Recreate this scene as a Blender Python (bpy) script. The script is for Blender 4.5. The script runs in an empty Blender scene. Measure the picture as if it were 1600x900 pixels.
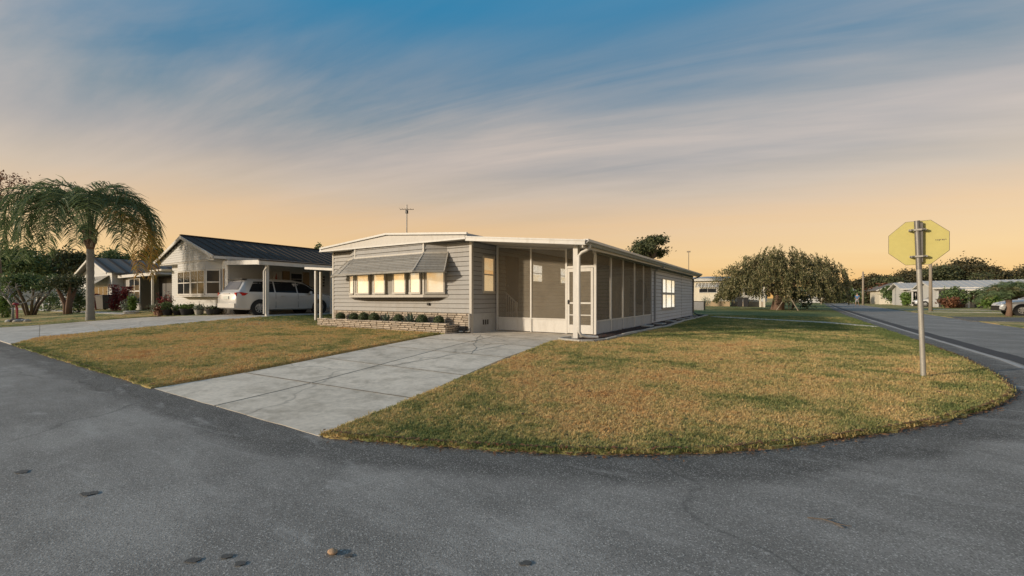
import bpy, math, random
import numpy as np
from mathutils import Vector, Matrix, geometry, noise as mnoise

random.seed(7); RNG = np.random.default_rng(11)
SC = bpy.context.scene
COL = SC.collection
R = math.radians

# ------------------------------------------------------------------ camera, sky, sun, exposure
# World frame: x runs right along the house front, y runs back along the side street, z up.
CAM = (4.588, -11.613, 1.2); YAW = 32.87
cd = bpy.data.cameras.new('camera'); cam = bpy.data.objects.new('camera', cd); COL.objects.link(cam)
cam.location = CAM; cam.rotation_euler = (R(90), 0, R(YAW))
cd.sensor_width = 36; cd.lens = 36 * 650 / 1600; cd.shift_y = 0.01; cd.clip_start = .05; cd.clip_end = 6000
SC.camera = cam

SUN_EL = 14.5; SUN_AZ = math.atan2(-.637, -.771)          # towards the sun
sl = bpy.data.lights.new('sun', 'SUN'); sl.energy = 2.7; sl.angle = R(2.5); sl.color = (1, .85, .66)
sun = bpy.data.objects.new('sun', sl); COL.objects.link(sun); sun.location = (-20, -25, 20)
tr = Vector((.637, .771, -math.tan(R(SUN_EL)))).normalized()
sun.rotation_euler = tr.to_track_quat('-Z', 'Y').to_euler()

SC.view_settings.view_transform = 'Standard'; SC.view_settings.look = 'None'
SC.view_settings.exposure = 0.5; SC.view_settings.gamma = 1.0; SC.view_settings.use_curve_mapping = False
SC.cycles.use_denoising = True
SC.cycles.max_bounces = 8; SC.cycles.transparent_max_bounces = 24
SC.cycles.sample_clamp_indirect = 6

def world():
    w = bpy.data.worlds.new('World'); SC.world = w; w.use_nodes = True
    t = w.node_tree; N = t.nodes; L = t.links; N.clear()
    out = N.new('ShaderNodeOutputWorld'); bg = N.new('ShaderNodeBackground'); L.new(bg.outputs[0], out.inputs[0])
    tc = N.new('ShaderNodeTexCoord')
    rot = N.new('ShaderNodeVectorRotate'); rot.rotation_type = 'Z_AXIS'; rot.inputs['Angle'].default_value = -R(YAW)
    L.new(tc.outputs['Generated'], rot.inputs['Vector'])
    sep = N.new('ShaderNodeSeparateXYZ'); L.new(rot.outputs[0], sep.inputs[0])
    def math_(op, a, b=None):
        m = N.new('ShaderNodeMath'); m.operation = op
        for i, v in enumerate((a, b)):
            if v is None: continue
            if isinstance(v, (int, float)): m.inputs[i].default_value = v
            else: L.new(v, m.inputs[i])
        return m.outputs[0]
    # cirrus: a noise on a high flat layer, stretched along the wind
    zc = math_('ADD', math_('MAXIMUM', sep.outputs[2], 0), .10)
    u = math_('DIVIDE', sep.outputs[0], zc); v = math_('DIVIDE', sep.outputs[1], zc)
    cmb = N.new('ShaderNodeCombineXYZ'); L.new(u, cmb.inputs[0]); L.new(v, cmb.inputs[1])
    def cloud(ang, sx, sy, detail, dist, off):
        vr = N.new('ShaderNodeVectorRotate'); vr.rotation_type = 'Z_AXIS'; vr.inputs['Angle'].default_value = R(ang); L.new(cmb.outputs[0], vr.inputs['Vector'])
        mp = N.new('ShaderNodeMapping'); L.new(vr.outputs[0], mp.inputs[0]); mp.inputs['Scale'].default_value = (sx, sy, 1); mp.inputs['Location'].default_value = (off, off * .3, off)
        n = N.new('ShaderNodeTexNoise'); L.new(mp.outputs[0], n.inputs['Vector']); n.inputs['Scale'].default_value = 1
        n.inputs['Detail'].default_value = detail; n.inputs['Roughness'].default_value = .58; n.inputs['Distortion'].default_value = dist
        return n.outputs[0]
    c1 = cloud(19, .20, .85, 7, .5, 2.2); c2 = cloud(14, .12, .34, 4, .4, 5.4); c3 = cloud(22, .45, 3.0, 8, .8, 1.3)
    # elevation is nudged by the big clouds, so the bands are not level
    big = math_('SUBTRACT', c2, .5)
    zz = math_('SUBTRACT', sep.outputs[2], math_('MULTIPLY', big, .15))
    zz = math_('SUBTRACT', zz, math_('MULTIPLY', math_('SUBTRACT', c1, .5), .11))
    rp = N.new('ShaderNodeValToRGB'); L.new(zz, rp.inputs[0])
    st = [(0, (.55, .27, .065)), (.095, (.595, .35, .125)), (.17, (.56, .335, .135)), (.24, (.42, .31, .205)), (.31, (.255, .225, .20)),
          (.38, (.135, .17, .19)), (.46, (.04, .13, .21)), (.58, (.002, .14, .27)), (.8, (.03, .14, .26)), (1, (.07, .155, .25))]
    cr = rp.color_ramp
    while len(cr.elements) < len(st): cr.elements.new(.5)
    for e, (p, c) in zip(cr.elements, st): e.position = p; e.color = (*c, 1)
    # bright wisps
    wisp = N.new('ShaderNodeMapRange'); L.new(math_('MULTIPLY', c1, math_('ADD', c3, .52)), wisp.inputs[0])
    wisp.inputs[1].default_value = .34; wisp.inputs[2].default_value = .72; wisp.inputs[3].default_value = 0; wisp.inputs[4].default_value = .82
    fade = N.new('ShaderNodeMapRange'); L.new(sep.outputs[2], fade.inputs[0]); fade.inputs[1].default_value = .10; fade.inputs[2].default_value = .33
    fade2 = N.new('ShaderNodeMapRange'); L.new(sep.outputs[2], fade2.inputs[0]); fade2.inputs[1].default_value = .40; fade2.inputs[2].default_value = .55; fade2.inputs[3].default_value = 1; fade2.inputs[4].default_value = .12
    wf = math_('MULTIPLY', math_('MULTIPLY', wisp.outputs[0], fade.outputs[0]), fade2.outputs[0])
    mx = N.new('ShaderNodeMixRGB'); L.new(wf, mx.inputs[0]); L.new(rp.outputs[0], mx.inputs[1]); mx.inputs[2].default_value = (.49, .385, .305, 1)
    sky = N.new('ShaderNodeTexSky'); sky.sky_type = 'NISHITA'; sky.sun_disc = False
    sky.sun_elevation = R(SUN_EL); sky.sun_rotation = SUN_AZ
    sm = N.new('ShaderNodeMixRGB'); sm.blend_type = 'MULTIPLY'; sm.inputs[0].default_value = 1; L.new(sky.outputs[0], sm.inputs[1]); sm.inputs[2].default_value = (.031, .030, .029, 1)
    fin = N.new('ShaderNodeMixRGB'); fin.blend_type = 'ADD'; fin.inputs[0].default_value = 1; L.new(sm.outputs[0], fin.inputs[1]); L.new(mx.outputs[0], fin.inputs[2])
    L.new(fin.outputs[0], bg.inputs[0]); bg.inputs[1].default_value = .88
world()

# ------------------------------------------------------------------ helpers
def S(t):
    t = min(max(t, 0), 1); return t * t * (3 - 2 * t)
def g(x, y):
    """height of the ground: the road is 0, the lots lie a little higher, the neighbour's higher still"""
    return .1 * S((y + 9.5) / 8) + .28 * S((-x - 10) / 6) * S((y + 9) / 8)
CA, SA = math.cos(R(YAW)), math.sin(R(YAW))
def at(px, Y):
    """ground position seen at column px of the photograph at depth Y from the camera"""
    X = (px - 800) / 650 * Y
    return CAM[0] + CA * X - SA * Y, CAM[1] + SA * X + CA * Y

class MB:
    def __init__(s): s.v = []; s.f = []
    def add(s, vs, fs):
        n = len(s.v); s.v += [tuple(v) for v in vs]; s.f += [tuple(i + n for i in f) for f in fs]; return s
    def hexa(s, p): return s.add(p, [(3, 2, 1, 0), (4, 5, 6, 7), (0, 1, 5, 4), (1, 2, 6, 5), (2, 3, 7, 6), (3, 0, 4, 7)])
    def box(s, x0, x1, y0, y1, z0, z1):
        return s.hexa([(x0, y0, z0), (x1, y0, z0), (x1, y1, z0), (x0, y1, z0), (x0, y0, z1), (x1, y0, z1), (x1, y1, z1), (x0, y1, z1)])
    def beam(s, p, q, w, h, up=(0, 0, 1)):
        p, q = Vector(p), Vector(q); d = (q - p).normalized(); u = Vector(up)
        if abs(d.dot(u)) > .99: u = Vector((1, 0, 0))
        r = d.cross(u).normalized() * w / 2; t = r.cross(d).normalized() * h / 2
        return s.hexa([p - r - t, p + r - t, q + r - t, q - r - t, p - r + t, p + r + t, q + r + t, q - r + t])
    def tube(s, pts, r, n=8, cap=True):
        pts = [Vector(p) for p in pts]; m = len(pts)
        rs = r if isinstance(r, (list, tuple)) else [r] * m
        vs = []; fs = []; ref = None
        for i, p in enumerate(pts):
            d = (pts[min(i + 1, m - 1)] - pts[max(i - 1, 0)]).normalized()
            if ref is None: ref = Vector((0, 0, 1)) if abs(d.z) < .9 else Vector((1, 0, 0))
            a = (ref - d * ref.dot(d)).normalized(); b = d.cross(a); ref = a
            vs += [p + (a * math.cos(2 * math.pi * k / n) + b * math.sin(2 * math.pi * k / n)) * rs[i] for k in range(n)]
        for i in range(m - 1):
            for k in range(n): fs.append((i * n + k, i * n + (k + 1) % n, (i + 1) * n + (k + 1) % n, (i + 1) * n + k))
        if cap: fs += [tuple(range(n))[::-1], tuple((m - 1) * n + k for k in range(n))]
        return s.add(vs, fs)
    def lathe(s, prof, c=(0, 0, 0), n=16, axis='z'):
        vs = []; fs = []; m = len(prof)
        for r, z in prof:
            for k in range(n):
                a = 2 * math.pi * k / n; x, y = r * math.cos(a), r * math.sin(a)
                p = (x, y, z) if axis == 'z' else ((z, x, y) if axis == 'x' else (x, z, y))
                vs.append((c[0] + p[0], c[1] + p[1], c[2] + p[2]))
        for i in range(m - 1):
            for k in range(n): fs.append((i * n + k, i * n + (k + 1) % n, (i + 1) * n + (k + 1) % n, (i + 1) * n + k))
        fs += [tuple(range(n))[::-1], tuple((m - 1) * n + k for k in range(n))]
        return s.add(vs, fs)
    def prism(s, poly, off):
        n = len(poly); o = Vector(off); a = [Vector(p) for p in poly]
        return s.add(a + [p + o for p in a], [tuple(range(n))[::-1], tuple(range(n, 2 * n))] + [(i, (i + 1) % n, n + (i + 1) % n, n + i) for i in range(n)])
    def poly(s, pts): return s.add(pts, [tuple(range(len(pts)))])
    def mesh(s, name, mat, smooth=False, fix=True):
        me = bpy.data.meshes.new(name); me.from_pydata(s.v, [], s.f)
        if mat: me.materials.append(mat)
        if fix:
            import bmesh
            b = bmesh.new(); b.from_mesh(me); bmesh.ops.recalc_face_normals(b, faces=b.faces); b.to_mesh(me); b.free()
        if smooth:
            me.shade_smooth()
            if smooth == 'auto': me.set_sharp_from_angle(angle=R(40))
        return me
    def build(s, name, mat, parent=None, smooth=False, loc=None, rot=0, fix=True):
        return link(s.mesh(name, mat, smooth, fix), name, parent, loc, rot)

def link(me, name, parent=None, loc=None, rot=0):
    o = bpy.data.objects.new(name, me); COL.objects.link(o); o.parent = parent
    if loc is not None: o.location = loc
    if rot: o.rotation_euler = (0, 0, rot)
    return o
def tag(o, label, cat, group=None):
    o['label'] = label; o['category'] = cat
    if group: o['group'] = group
    return o
def thing(name, label, cat, loc=(0, 0, 0), rz=0, group=None):
    o = bpy.data.objects.new(name, None); COL.objects.link(o); o.empty_display_size = .2
    o.location = loc; o.rotation_euler = (0, 0, rz)
    return tag(o, label, cat, group)
def struct(o): o['kind'] = 'structure'; return o
def stuff(o): o['kind'] = 'stuff'; return o
def fast(name, v, q, mat, parent=None, smooth=False):
    """mesh of equal polygons from arrays"""
    me = bpy.data.meshes.new(name); v = np.asarray(v, dtype=np.float32); q = np.asarray(q, dtype=np.int32); k = q.shape[1]
    me.vertices.add(len(v)); me.vertices.foreach_set('co', v.ravel())
    me.loops.add(q.size); me.loops.foreach_set('vertex_index', q.ravel())
    me.polygons.add(len(q)); me.polygons.foreach_set('loop_start', np.arange(0, q.size, k, dtype=np.int32))
    me.update(calc_edges=True); me.materials.append(mat)
    if smooth: me.shade_smooth()
    return me if parent == 'mesh' else link(me, name, parent)
def copy_tree(o, parent=None):
    c = o.copy(); COL.objects.link(c); c.parent = parent
    for ch in list(o.children): copy_tree(ch, c)
    return c

# ------------------------------------------------------------------ materials
class NB:
    def __init__(s, name):
        s.m = bpy.data.materials.new(name); s.m.use_nodes = True; s.t = s.m.node_tree; s.N = s.t.nodes; s.L = s.t.links
        s.b = s.N['Principled BSDF']; s.out = s.N['Material Output']
        s.geo = s.N.new('ShaderNodeNewGeometry'); s.pos = s.geo.outputs['Position']
        s.tc = s.N.new('ShaderNodeTexCoord'); s.oi = s.N.new('ShaderNodeObjectInfo')
    def put(s, sock, v):
        if isinstance(v, (int, float)): sock.default_value = v
        elif isinstance(v, tuple): sock.default_value = (*v, 1) if len(v) == 3 and sock.type == 'RGBA' else v
        else: s.L.new(v, sock)
    def noise(s, scale, detail=4, rough=.55, vec=None, dist=0, stretch=None):
        n = s.N.new('ShaderNodeTexNoise'); n.inputs['Scale'].default_value = scale; n.inputs['Detail'].default_value = detail
        n.inputs['Roughness'].default_value = rough; n.inputs['Distortion'].default_value = dist
        v = vec or s.pos
        if stretch:
            mp = s.N.new('ShaderNodeMapping'); s.L.new(v, mp.inputs[0]); mp.inputs['Scale'].default_value = stretch; v = mp.outputs[0]
        s.L.new(v, n.inputs['Vector']); return n.outputs[0]
    def voro(s, scale, vec=None, feature='F1', out='Distance', rnd=1):
        n = s.N.new('ShaderNodeTexVoronoi'); n.feature = feature; n.inputs['Scale'].default_value = scale; s.L.new(vec or s.pos, n.inputs['Vector'])
        n.inputs['Randomness'].default_value = rnd
        return n.outputs[out]
    def ramp(s, fac, stops):
        n = s.N.new('ShaderNodeValToRGB'); s.put(n.inputs[0], fac); cr = n.color_ramp
        while len(cr.elements) < len(stops): cr.elements.new(.5)
        for e, (p, c) in zip(cr.elements, stops): e.position = p; e.color = (*c, 1) if isinstance(c, tuple) else (c, c, c, 1)
        return n.outputs[0]
    def mix(s, f, a, b, mode='MIX'):
        n = s.N.new('ShaderNodeMixRGB'); n.blend_type = mode; s.put(n.inputs[0], f); s.put(n.inputs[1], a); s.put(n.inputs[2], b); return n.outputs[0]
    def math(s, op, a, b=None):
        n = s.N.new('ShaderNodeMath'); n.operation = op; s.put(n.inputs[0], a)
        if b is not None: s.put(n.inputs[1], b)
        return n.outputs[0]
    def attr(s, name, kind='GEOMETRY'):
        n = s.N.new('ShaderNodeAttribute'); n.attribute_name = name; n.attribute_type = kind; return n.outputs['Fac']
    def bump(s, h, strength, dist=.01):
        n = s.N.new('ShaderNodeBump'); n.inputs['Strength'].default_value = strength; n.inputs['Distance'].default_value = dist
        s.put(n.inputs['Height'], h); s.L.new(n.outputs[0], s.b.inputs['Normal'])
    def set(s, **k):
        for key, v in k.items(): s.put(s.b.inputs[{'c': 'Base Color', 'r': 'Roughness', 'm': 'Metallic', 'e': 'Emission Color', 'es': 'Emission Strength', 'sp': 'Specular IOR Level', 'a': 'Alpha', 'coat': 'Coat Weight'}[key]], v)
        return s.m

def paint(name, c, rough=.6, var=.18, scale=3, bump=0, bscale=60, metal=0, dirt=None, obj_rnd=0, spec=.4):
    n = NB(name); f = n.noise(scale, 5); f2 = n.noise(scale * 9, 3)
    lo = tuple(x * (1 - var) for x in c); hi = tuple(min(1, x * (1 + var * .7)) for x in c)
    col = n.mix(.75, n.ramp(f, [(.3, lo), (.7, hi)]), n.ramp(f2, [(.3, lo), (.7, hi)]))
    if dirt:
        d = n.ramp(n.noise(scale * 1.7, 7, .65, stretch=(1.6, 1.6, .45)), [(.50, 0.0), (.72, .55)])
        col = n.mix(d, col, dirt)
    if obj_rnd:
        k = n.math('ADD', n.math('MULTIPLY', n.oi.outputs['Random'], 2 * obj_rnd), 1 - obj_rnd)
        cc = n.N.new('ShaderNodeCombineXYZ'); [n.L.new(k, cc.inputs[i]) for i in range(3)]
        col = n.mix(1, col, cc.outputs[0], 'MULTIPLY')
    n.set(c=col, r=rough, m=metal, sp=spec)
    if bump: n.bump(n.noise(bscale, 4), bump, .006)
    return n.m

def leafmat(name, c1, c2, c3=None, trans=.25, rough=.55):
    n = NB(name)
    f = n.math('ADD', n.math('MULTIPLY', n.geo.outputs['Random Per Island'], .65), n.math('MULTIPLY', n.noise(.9, 3), .35))
    st = [(.15, c1), (.6, c2)] + ([(.92, c3)] if c3 else [])
    col = n.ramp(f, st); n.set(c=col, r=rough, sp=.25)
    tl = n.N.new('ShaderNodeBsdfTranslucent'); n.L.new(col, tl.inputs[0])
    ms = n.N.new('ShaderNodeMixShader'); ms.inputs[0].default_value = trans
    n.L.new(n.b.outputs[0], ms.inputs[1]); n.L.new(tl.outputs[0], ms.inputs[2]); n.L.new(ms.outputs[0], n.out.inputs[0])
    return n.m

def turf_color(n, blades):
    """dry winter turf: straw, rust and green patches by place"""
    a = n.noise(.38, 5, .62); b = n.noise(2.2, 6, .66); c = n.noise(9, 4, .6)
    f = n.math('ADD', n.math('ADD', n.math('MULTIPLY', a, .50), n.math('MULTIPLY', b, .40)), n.math('MULTIPLY', c, .10))
    f = n.math('ADD', n.math('MULTIPLY', n.math('SUBTRACT', f, .5), 1.6), .5)
    edge = n.attr('green', 'INSTANCER' if blades else 'GEOMETRY')
    return f, n.math('SUBTRACT', f, n.math('MULTIPLY', edge, .13))
def turf(name, blades):
    n = NB(name); f, ff = turf_color(n, blades)
    if blades: ff = n.math('ADD', ff, n.math('MULTIPLY', n.math('SUBTRACT', n.oi.outputs['Random'], .5), .16))
    k = 1.0 if blades else .85
    sc = lambda c: tuple(x * k for x in c)
    col = n.ramp(ff, [(.28, sc((.190, .230, .080))), (.39, sc((.360, .345, .130))), (.48, sc((.620, .480, .205))), (.57, sc((.750, .530, .245))), (.70, sc((.620, .360, .150)))])
    if not blades:
        col = n.mix(n.ramp(n.noise(34, 4, .7), [(.34, .6), (.55, 0.0)]), col, (.11, .085, .045))
        n.bump(n.noise(40, 5, .7), .8, .03)
    n.set(c=col, r=.85, sp=.15)
    if blades:
        tl = n.N.new('ShaderNodeBsdfTranslucent'); n.L.new(col, tl.inputs[0]); ms = n.N.new('ShaderNodeMixShader'); ms.inputs[0].default_value = .25
        n.L.new(n.b.outputs[0], ms.inputs[1]); n.L.new(tl.outputs[0], ms.inputs[2]); n.L.new(ms.outputs[0], n.out.inputs[0])
    return n.m

def asphalt():
    n = NB('asphalt')
    vn = n.N.new('ShaderNodeVectorMath'); vn.name = 'warp'; vn.operation = 'ADD'; n.L.new(n.pos, vn.inputs[0])
    wn = n.N.new('ShaderNodeTexNoise'); wn.inputs['Scale'].default_value = 1.1; wn.inputs['Detail'].default_value = 7; n.L.new(n.pos, wn.inputs['Vector']); n.L.new(wn.outputs['Color'], vn.inputs[1])
    big = n.noise(.55, 5, .6, dist=.6); mid = n.noise(2.3, 5, .65, stretch=(.6, 1.5, 1)); fine = n.noise(140, 3, .7)
    v = n.math('ADD', n.math('MULTIPLY', big, .6), n.math('MULTIPLY', mid, .4))
    old = n.ramp(v, [(.34, (.155, .146, .132)), (.48, (.212, .200, .183)), (.60, (.295, .279, .256))])
    new = n.ramp(mid, [(.35, (.088, .083, .075)), (.65, (.140, .132, .120))])
    d = n.math('ADD', n.attr('edge'), n.math('MULTIPLY', n.math('SUBTRACT', n.noise(1.6, 6, .65), .5), .42))
    dk = n.ramp(d, [(.40, 1.0), (.56, 0.0)])
    col = n.mix(dk, old, new)
    # aggregate: pale and dark stones
    cell = n.voro(165, out='Color'); sepc = n.N.new('ShaderNodeSeparateColor'); n.L.new(cell, sepc.inputs[0])
    col = n.mix(n.ramp(sepc.outputs[0], [(.78, 0.0), (.97, .6)]), col, (.54, .52, .48))
    col = n.mix(n.ramp(sepc.outputs[1], [(.66, 0.0), (.96, .5)]), col, (.06, .057, .053))
    col = n.mix(.5, col, n.ramp(fine, [(.3, .25), (.7, .85)]), 'OVERLAY')
    scr = n.ramp(n.noise(1.1, 8, .72, dist=1.6, stretch=(.55, 1.9, 1)), [(.57, 0.0), (.68, .55)])
    col = n.mix(scr, col, (.42, .405, .38))
    ck = n.voro(.16, vec=n.N['warp'].outputs[0], feature='DISTANCE_TO_EDGE'); col = n.mix(n.ramp(ck, [(.001, .4), (.003, 0.0)]), col, (.045, .043, .04))
    n.set(c=col, r=n.ramp(fine, [(.3, .75), (.7, .95)]), sp=.3)
    n.bump(n.math('ADD', fine, n.math('MULTIPLY', n.voro(165), 1.0)), .3, .004)
    return n.m

def concrete(name, c=(.72, .66, .57), rnd=.06):
    n = NB(name); a = n.noise(.9, 6, .62); b = n.noise(14, 5, .6); st = n.noise(2.1, 8, .75, dist=.3)
    col = n.mix(.55, n.ramp(a, [(.3, tuple(x * .72 for x in c)), (.65, c)]), n.ramp(b, [(.3, tuple(x * .72 for x in c)), (.7, tuple(x * 1.12 for x in c))]))
    col = n.mix(n.ramp(st, [(.46, 0.0), (.68, .75)]), col, (c[0] * .44, c[1] * .43, c[2] * .40))
    # thin wandering cracks
    vn = n.N.new('ShaderNodeVectorMath'); vn.operation = 'ADD'; n.L.new(n.pos, vn.inputs[0])
    wn = n.N.new('ShaderNodeTexNoise'); wn.inputs['Scale'].default_value = 1.4; wn.inputs['Detail'].default_value = 5; n.L.new(n.pos, wn.inputs['Vector']); n.L.new(wn.outputs['Color'], vn.inputs[1])
    ck = n.voro(.22, vec=vn.outputs[0], feature='DISTANCE_TO_EDGE')
    col = n.mix(n.ramp(ck, [(.002, .35), (.007, 0.0)]), col, (.07, .062, .05))
    k = n.math('ADD', n.math('MULTIPLY', n.oi.outputs['Random'], 2 * rnd), 1 - rnd); cc = n.N.new('ShaderNodeCombineXYZ'); [n.L.new(k, cc.inputs[i]) for i in range(3)]
    n.set(c=n.mix(1, col, cc.outputs[0], 'MULTIPLY'), r=.9, sp=.25); n.bump(n.noise(60, 5, .7), .35, .006)
    return n.m

def screenmat():
    n = NB('insect_screen'); d = n.N.new('ShaderNodeBsdfDiffuse'); t = n.N.new('ShaderNodeBsdfTransparent'); m = n.N.new('ShaderNodeMixShader')
    n.put(d.inputs[0], n.ramp(n.noise(2.5, 4), [(.3, (.30, .26, .20)), (.7, (.37, .325, .255))]))
    m.inputs[0].default_value = .30; n.L.new(t.outputs[0], m.inputs[1]); n.L.new(d.outputs[0], m.inputs[2]); n.L.new(m.outputs[0], n.out.inputs[0])
    return n.m
def glassmat(name='glass', tint=(.02, .022, .025), alpha=1.0):
    n = NB(name); n.set(c=n.ramp(n.noise(1.3, 2), [(.3, tint), (.7, tuple(x * 1.5 for x in tint))]), r=.08, sp=.22); return n.m
def clearglass():
    n = NB('clear_glass'); gl = n.N.new('ShaderNodeBsdfGlossy'); gl.inputs['Roughness'].default_value = .03; t = n.N.new('ShaderNodeBsdfTransparent'); m = n.N.new('ShaderNodeMixShader')
    m.inputs[0].default_value = .10; n.L.new(t.outputs[0], m.inputs[1]); n.L.new(gl.outputs[0], m.inputs[2]); n.L.new(m.outputs[0], n.out.inputs[0]); return n.m
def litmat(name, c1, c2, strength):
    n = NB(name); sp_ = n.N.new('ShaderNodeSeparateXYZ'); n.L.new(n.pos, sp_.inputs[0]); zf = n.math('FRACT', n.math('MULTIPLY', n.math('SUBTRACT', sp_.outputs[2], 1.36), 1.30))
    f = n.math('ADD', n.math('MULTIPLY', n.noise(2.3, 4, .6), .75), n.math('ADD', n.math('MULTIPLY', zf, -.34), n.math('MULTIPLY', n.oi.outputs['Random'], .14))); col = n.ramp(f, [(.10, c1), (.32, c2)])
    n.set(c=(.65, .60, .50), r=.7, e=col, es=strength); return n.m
def carpaint(name, c, metal=.7):
    n = NB(name); n.set(c=n.ramp(n.noise(2, 3), [(.3, tuple(x * .93 for x in c)), (.7, c)]), m=metal, r=.38, coat=.4, sp=.5); return n.m

M = dict(
    asphalt=asphalt(), asphalt_new=paint('new_asphalt', (.055, .055, .058), .85, .3, 5, .5, 120), concrete=concrete('concrete', (.78, .685, .56), .09), concrete2=concrete('pale_concrete', (.64, .59, .52)), curb=concrete('curb_concrete', (.52, .50, .46), .12),
    turf=turf('dry_turf', False), blades=turf('grass_blades', True),
    line=paint('road_paint', (.40, .39, .375), .8, .3, 6, .2),
    siding=paint('grey_siding', (.33, .322, .308), .62, .10, 1.6, .10, 90, dirt=(.26, .24, .21), obj_rnd=.06),
    sidewall=paint('shade_tinted_siding', (.35, .355, .365), .62, .09, 1.6, .10, 90, dirt=(.31, .31, .315), obj_rnd=.05),  # the grey siding again, with bluish shade put into its colour
    shedwall=paint('lifted_shade_siding', (.52, .53, .55), .62, .09, 1.6, .10, 90, dirt=(.40, .405, .41), obj_rnd=.06),  # same siding, its colour lightened to lift the shaded shed wall
    skirt=paint('skirt_paint', (.42, .43, .44), .6, .08, 1.2, .08, 40, dirt=(.30, .29, .27)),
    trim=paint('cream_trim', (.50, .47, .42), .5, .08, 3, .05, 50, dirt=(.34, .31, .26)),
    white=paint('white_paint', (.62, .60, .56), .5, .06, 2, .04, 50, dirt=(.44, .41, .36)),
    gutter=paint('gutter_metal', (.50, .50, .50), .42, .08, 2, 0, 50, .25, dirt=(.34, .33, .32)),
    awning=paint('awning_metal', (.35, .335, .305), .75, .12, 3, .05, 60, dirt=(.18, .165, .14), obj_rnd=.14, spec=.15),
    screen=screenmat(), glass=glassmat(), clear=clearglass(),
    lit=litmat('lit_blind', (1, .58, .22), (1, .86, .62), .40), litside=litmat('lit_blind_pale', (1, .80, .50), (1, .93, .78), .72), litdoor=litmat('lit_blind_amber', (1, .52, .17), (1, .70, .36), .38),
    stone=paint('split_stone', (.46, .385, .30), .9, .25, 9, .6, 50, dirt=(.26, .21, .16), obj_rnd=.20), mortar=paint('mortar', (.24, .22, .19), .95, .2, 8, .4),
    mulch=paint('mulch', (.060, .034, .026), .95, .5, 20, 1.0, 60), dark=paint('dark_interior', (.05, .048, .045), .8, .2),
    wsiding=paint('white_siding', (.52, .52, .505), .6, .07, 1.2, .05, 40), cream=paint('cream_siding', (.70, .64, .52), .6, .08, 1.2, .05, 40, dirt=(.55, .48, .38)),
    roofdark=paint('dark_metal_roof', (.085, .072, .062), .85, .15, 2, .03, 30, .0, obj_rnd=.10, spec=.08), roofwhite=paint('white_metal_roof', (.50, .49, .47), .75, .08, 2, .03, 30, .0, spec=.1),
    rooftan=paint('weathered_roof', (.19, .175, .16), .85, .2, 3, .1, spec=.08), brown=paint('brown_and_gap_shade', (.10, .085, .075), .7, .2), tan=paint('tan_shutter', (.36, .25, .14), .7, .15),
    bark=paint('bark', (.16, .125, .095), .95, .35, 5, .9, 22), palmbark=paint('palm_bark', (.27, .26, .24), .92, .25, 4, .7, 30), redbark=paint('peeling_bark', (.19, .12, .085), .95, .3, 6, .8, 22),
    wood=paint('weathered_wood', (.30, .25, .19), .9, .25, 6, .3), galv=paint('galvanised_steel', (.36, .345, .31), .6, .15, 5, .05, 40, .35, dirt=(.30, .27, .22)),
    galvdark=paint('dark_steel', (.115, .110, .104), .45, .15, 5, .05, 40, .6), signback=paint('yellowed_sign_back', (.52, .455, .17), .75, .05, 2, 0, 50, .0, spec=.15),
    black=paint('black_plastic', (.02, .02, .022), .5, .2), rubber=paint('rubber', (.022, .022, .022), .85, .2, 8, .2), silver=carpaint('silver_car_paint', (.56, .55, .535), .25),
    whitecar=carpaint('white_car_paint', (.62, .63, .65), .1), redcar=carpaint('red_paint', (.30, .02, .02), .2), rim=paint('alloy', (.42, .42, .42), .4, .1, 5, 0, 50, .6),
    redlamp=paint('red_lens', (.45, .012, .012), .2, .1), plate=paint('licence_plate', (.55, .57, .52), .5, .2, 30), carglass=glassmat('car_glass', (.012, .013, .015)), greyglass=paint('rear_glass', (.12, .115, .12), .15, .1),
    agave=leafmat('agave_leaf', (.10, .14, .11), (.18, .23, .18), None, .05), box=leafmat('boxwood_leaf', (.060, .090, .045), (.115, .155, .075), (.19, .22, .11), .2),
    palm=leafmat('palm_leaf', (.080, .125, .058), (.150, .205, .095), (.30, .34, .19), .32), palmdry=leafmat('dry_palm_leaf', (.30, .28, .06), (.48, .28, .07), (.50, .25, .08), .35),
    weep=leafmat('weeping_leaf', (.078, .086, .038), (.175, .165, .072), (.38, .31, .18), .22), oak=leafmat('dark_leaf', (.048, .064, .032), (.10, .115, .055), (.18, .17, .08), .22),
    far=leafmat('far_leaf', (.040, .042, .022), (.080, .072, .034), (.13, .10, .05), .15), lime=leafmat('light_leaf', (.07, .12, .03), (.14, .22, .05), (.22, .28, .09), .25),
    bush=leafmat('green_leaf', (.060, .100, .038), (.120, .175, .065), (.21, .24, .10), .25), croton=leafmat('red_leaf', (.11, .016, .022), (.22, .035, .04), (.25, .11, .05), .2), rust=leafmat('rust_leaf', (.12, .05, .03), (.20, .09, .05), (.24, .14, .07), .2),
    litter2=leafmat('dark_fallen_leaf', (.05, .028, .016), (.10, .05, .028), (.20, .10, .05), .05), litter=leafmat('fallen_leaf', (.12, .055, .03), (.24, .12, .055), (.34, .20, .10), .1), pale=leafmat('pale_leaf', (.14, .17, .12), (.24, .27, .20), None, .15),
    blue=paint('blue_shirt', (.07, .16, .30), .8, .15), skin=paint('skin', (.42, .27, .19), .6, .1), shorts=paint('beige_shorts', (.30, .29, .28), .8, .1), hair=paint('hair', (.12, .10, .08), .8, .2),
    green=paint('green_plate', (.02, .16, .09), .5, .1), pot=paint('clay_pot', (.20, .11, .07), .8, .2), rock=paint('tan_rock', (.42, .27, .16), .85, .25, 20, .4, 60), joint=paint('joint_soil', (.25, .215, .165), .95, .4, 30, .5, 80), stain=paint('tar', (.10, .096, .09), .8, .4, 40, .4, 150),
)

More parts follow.
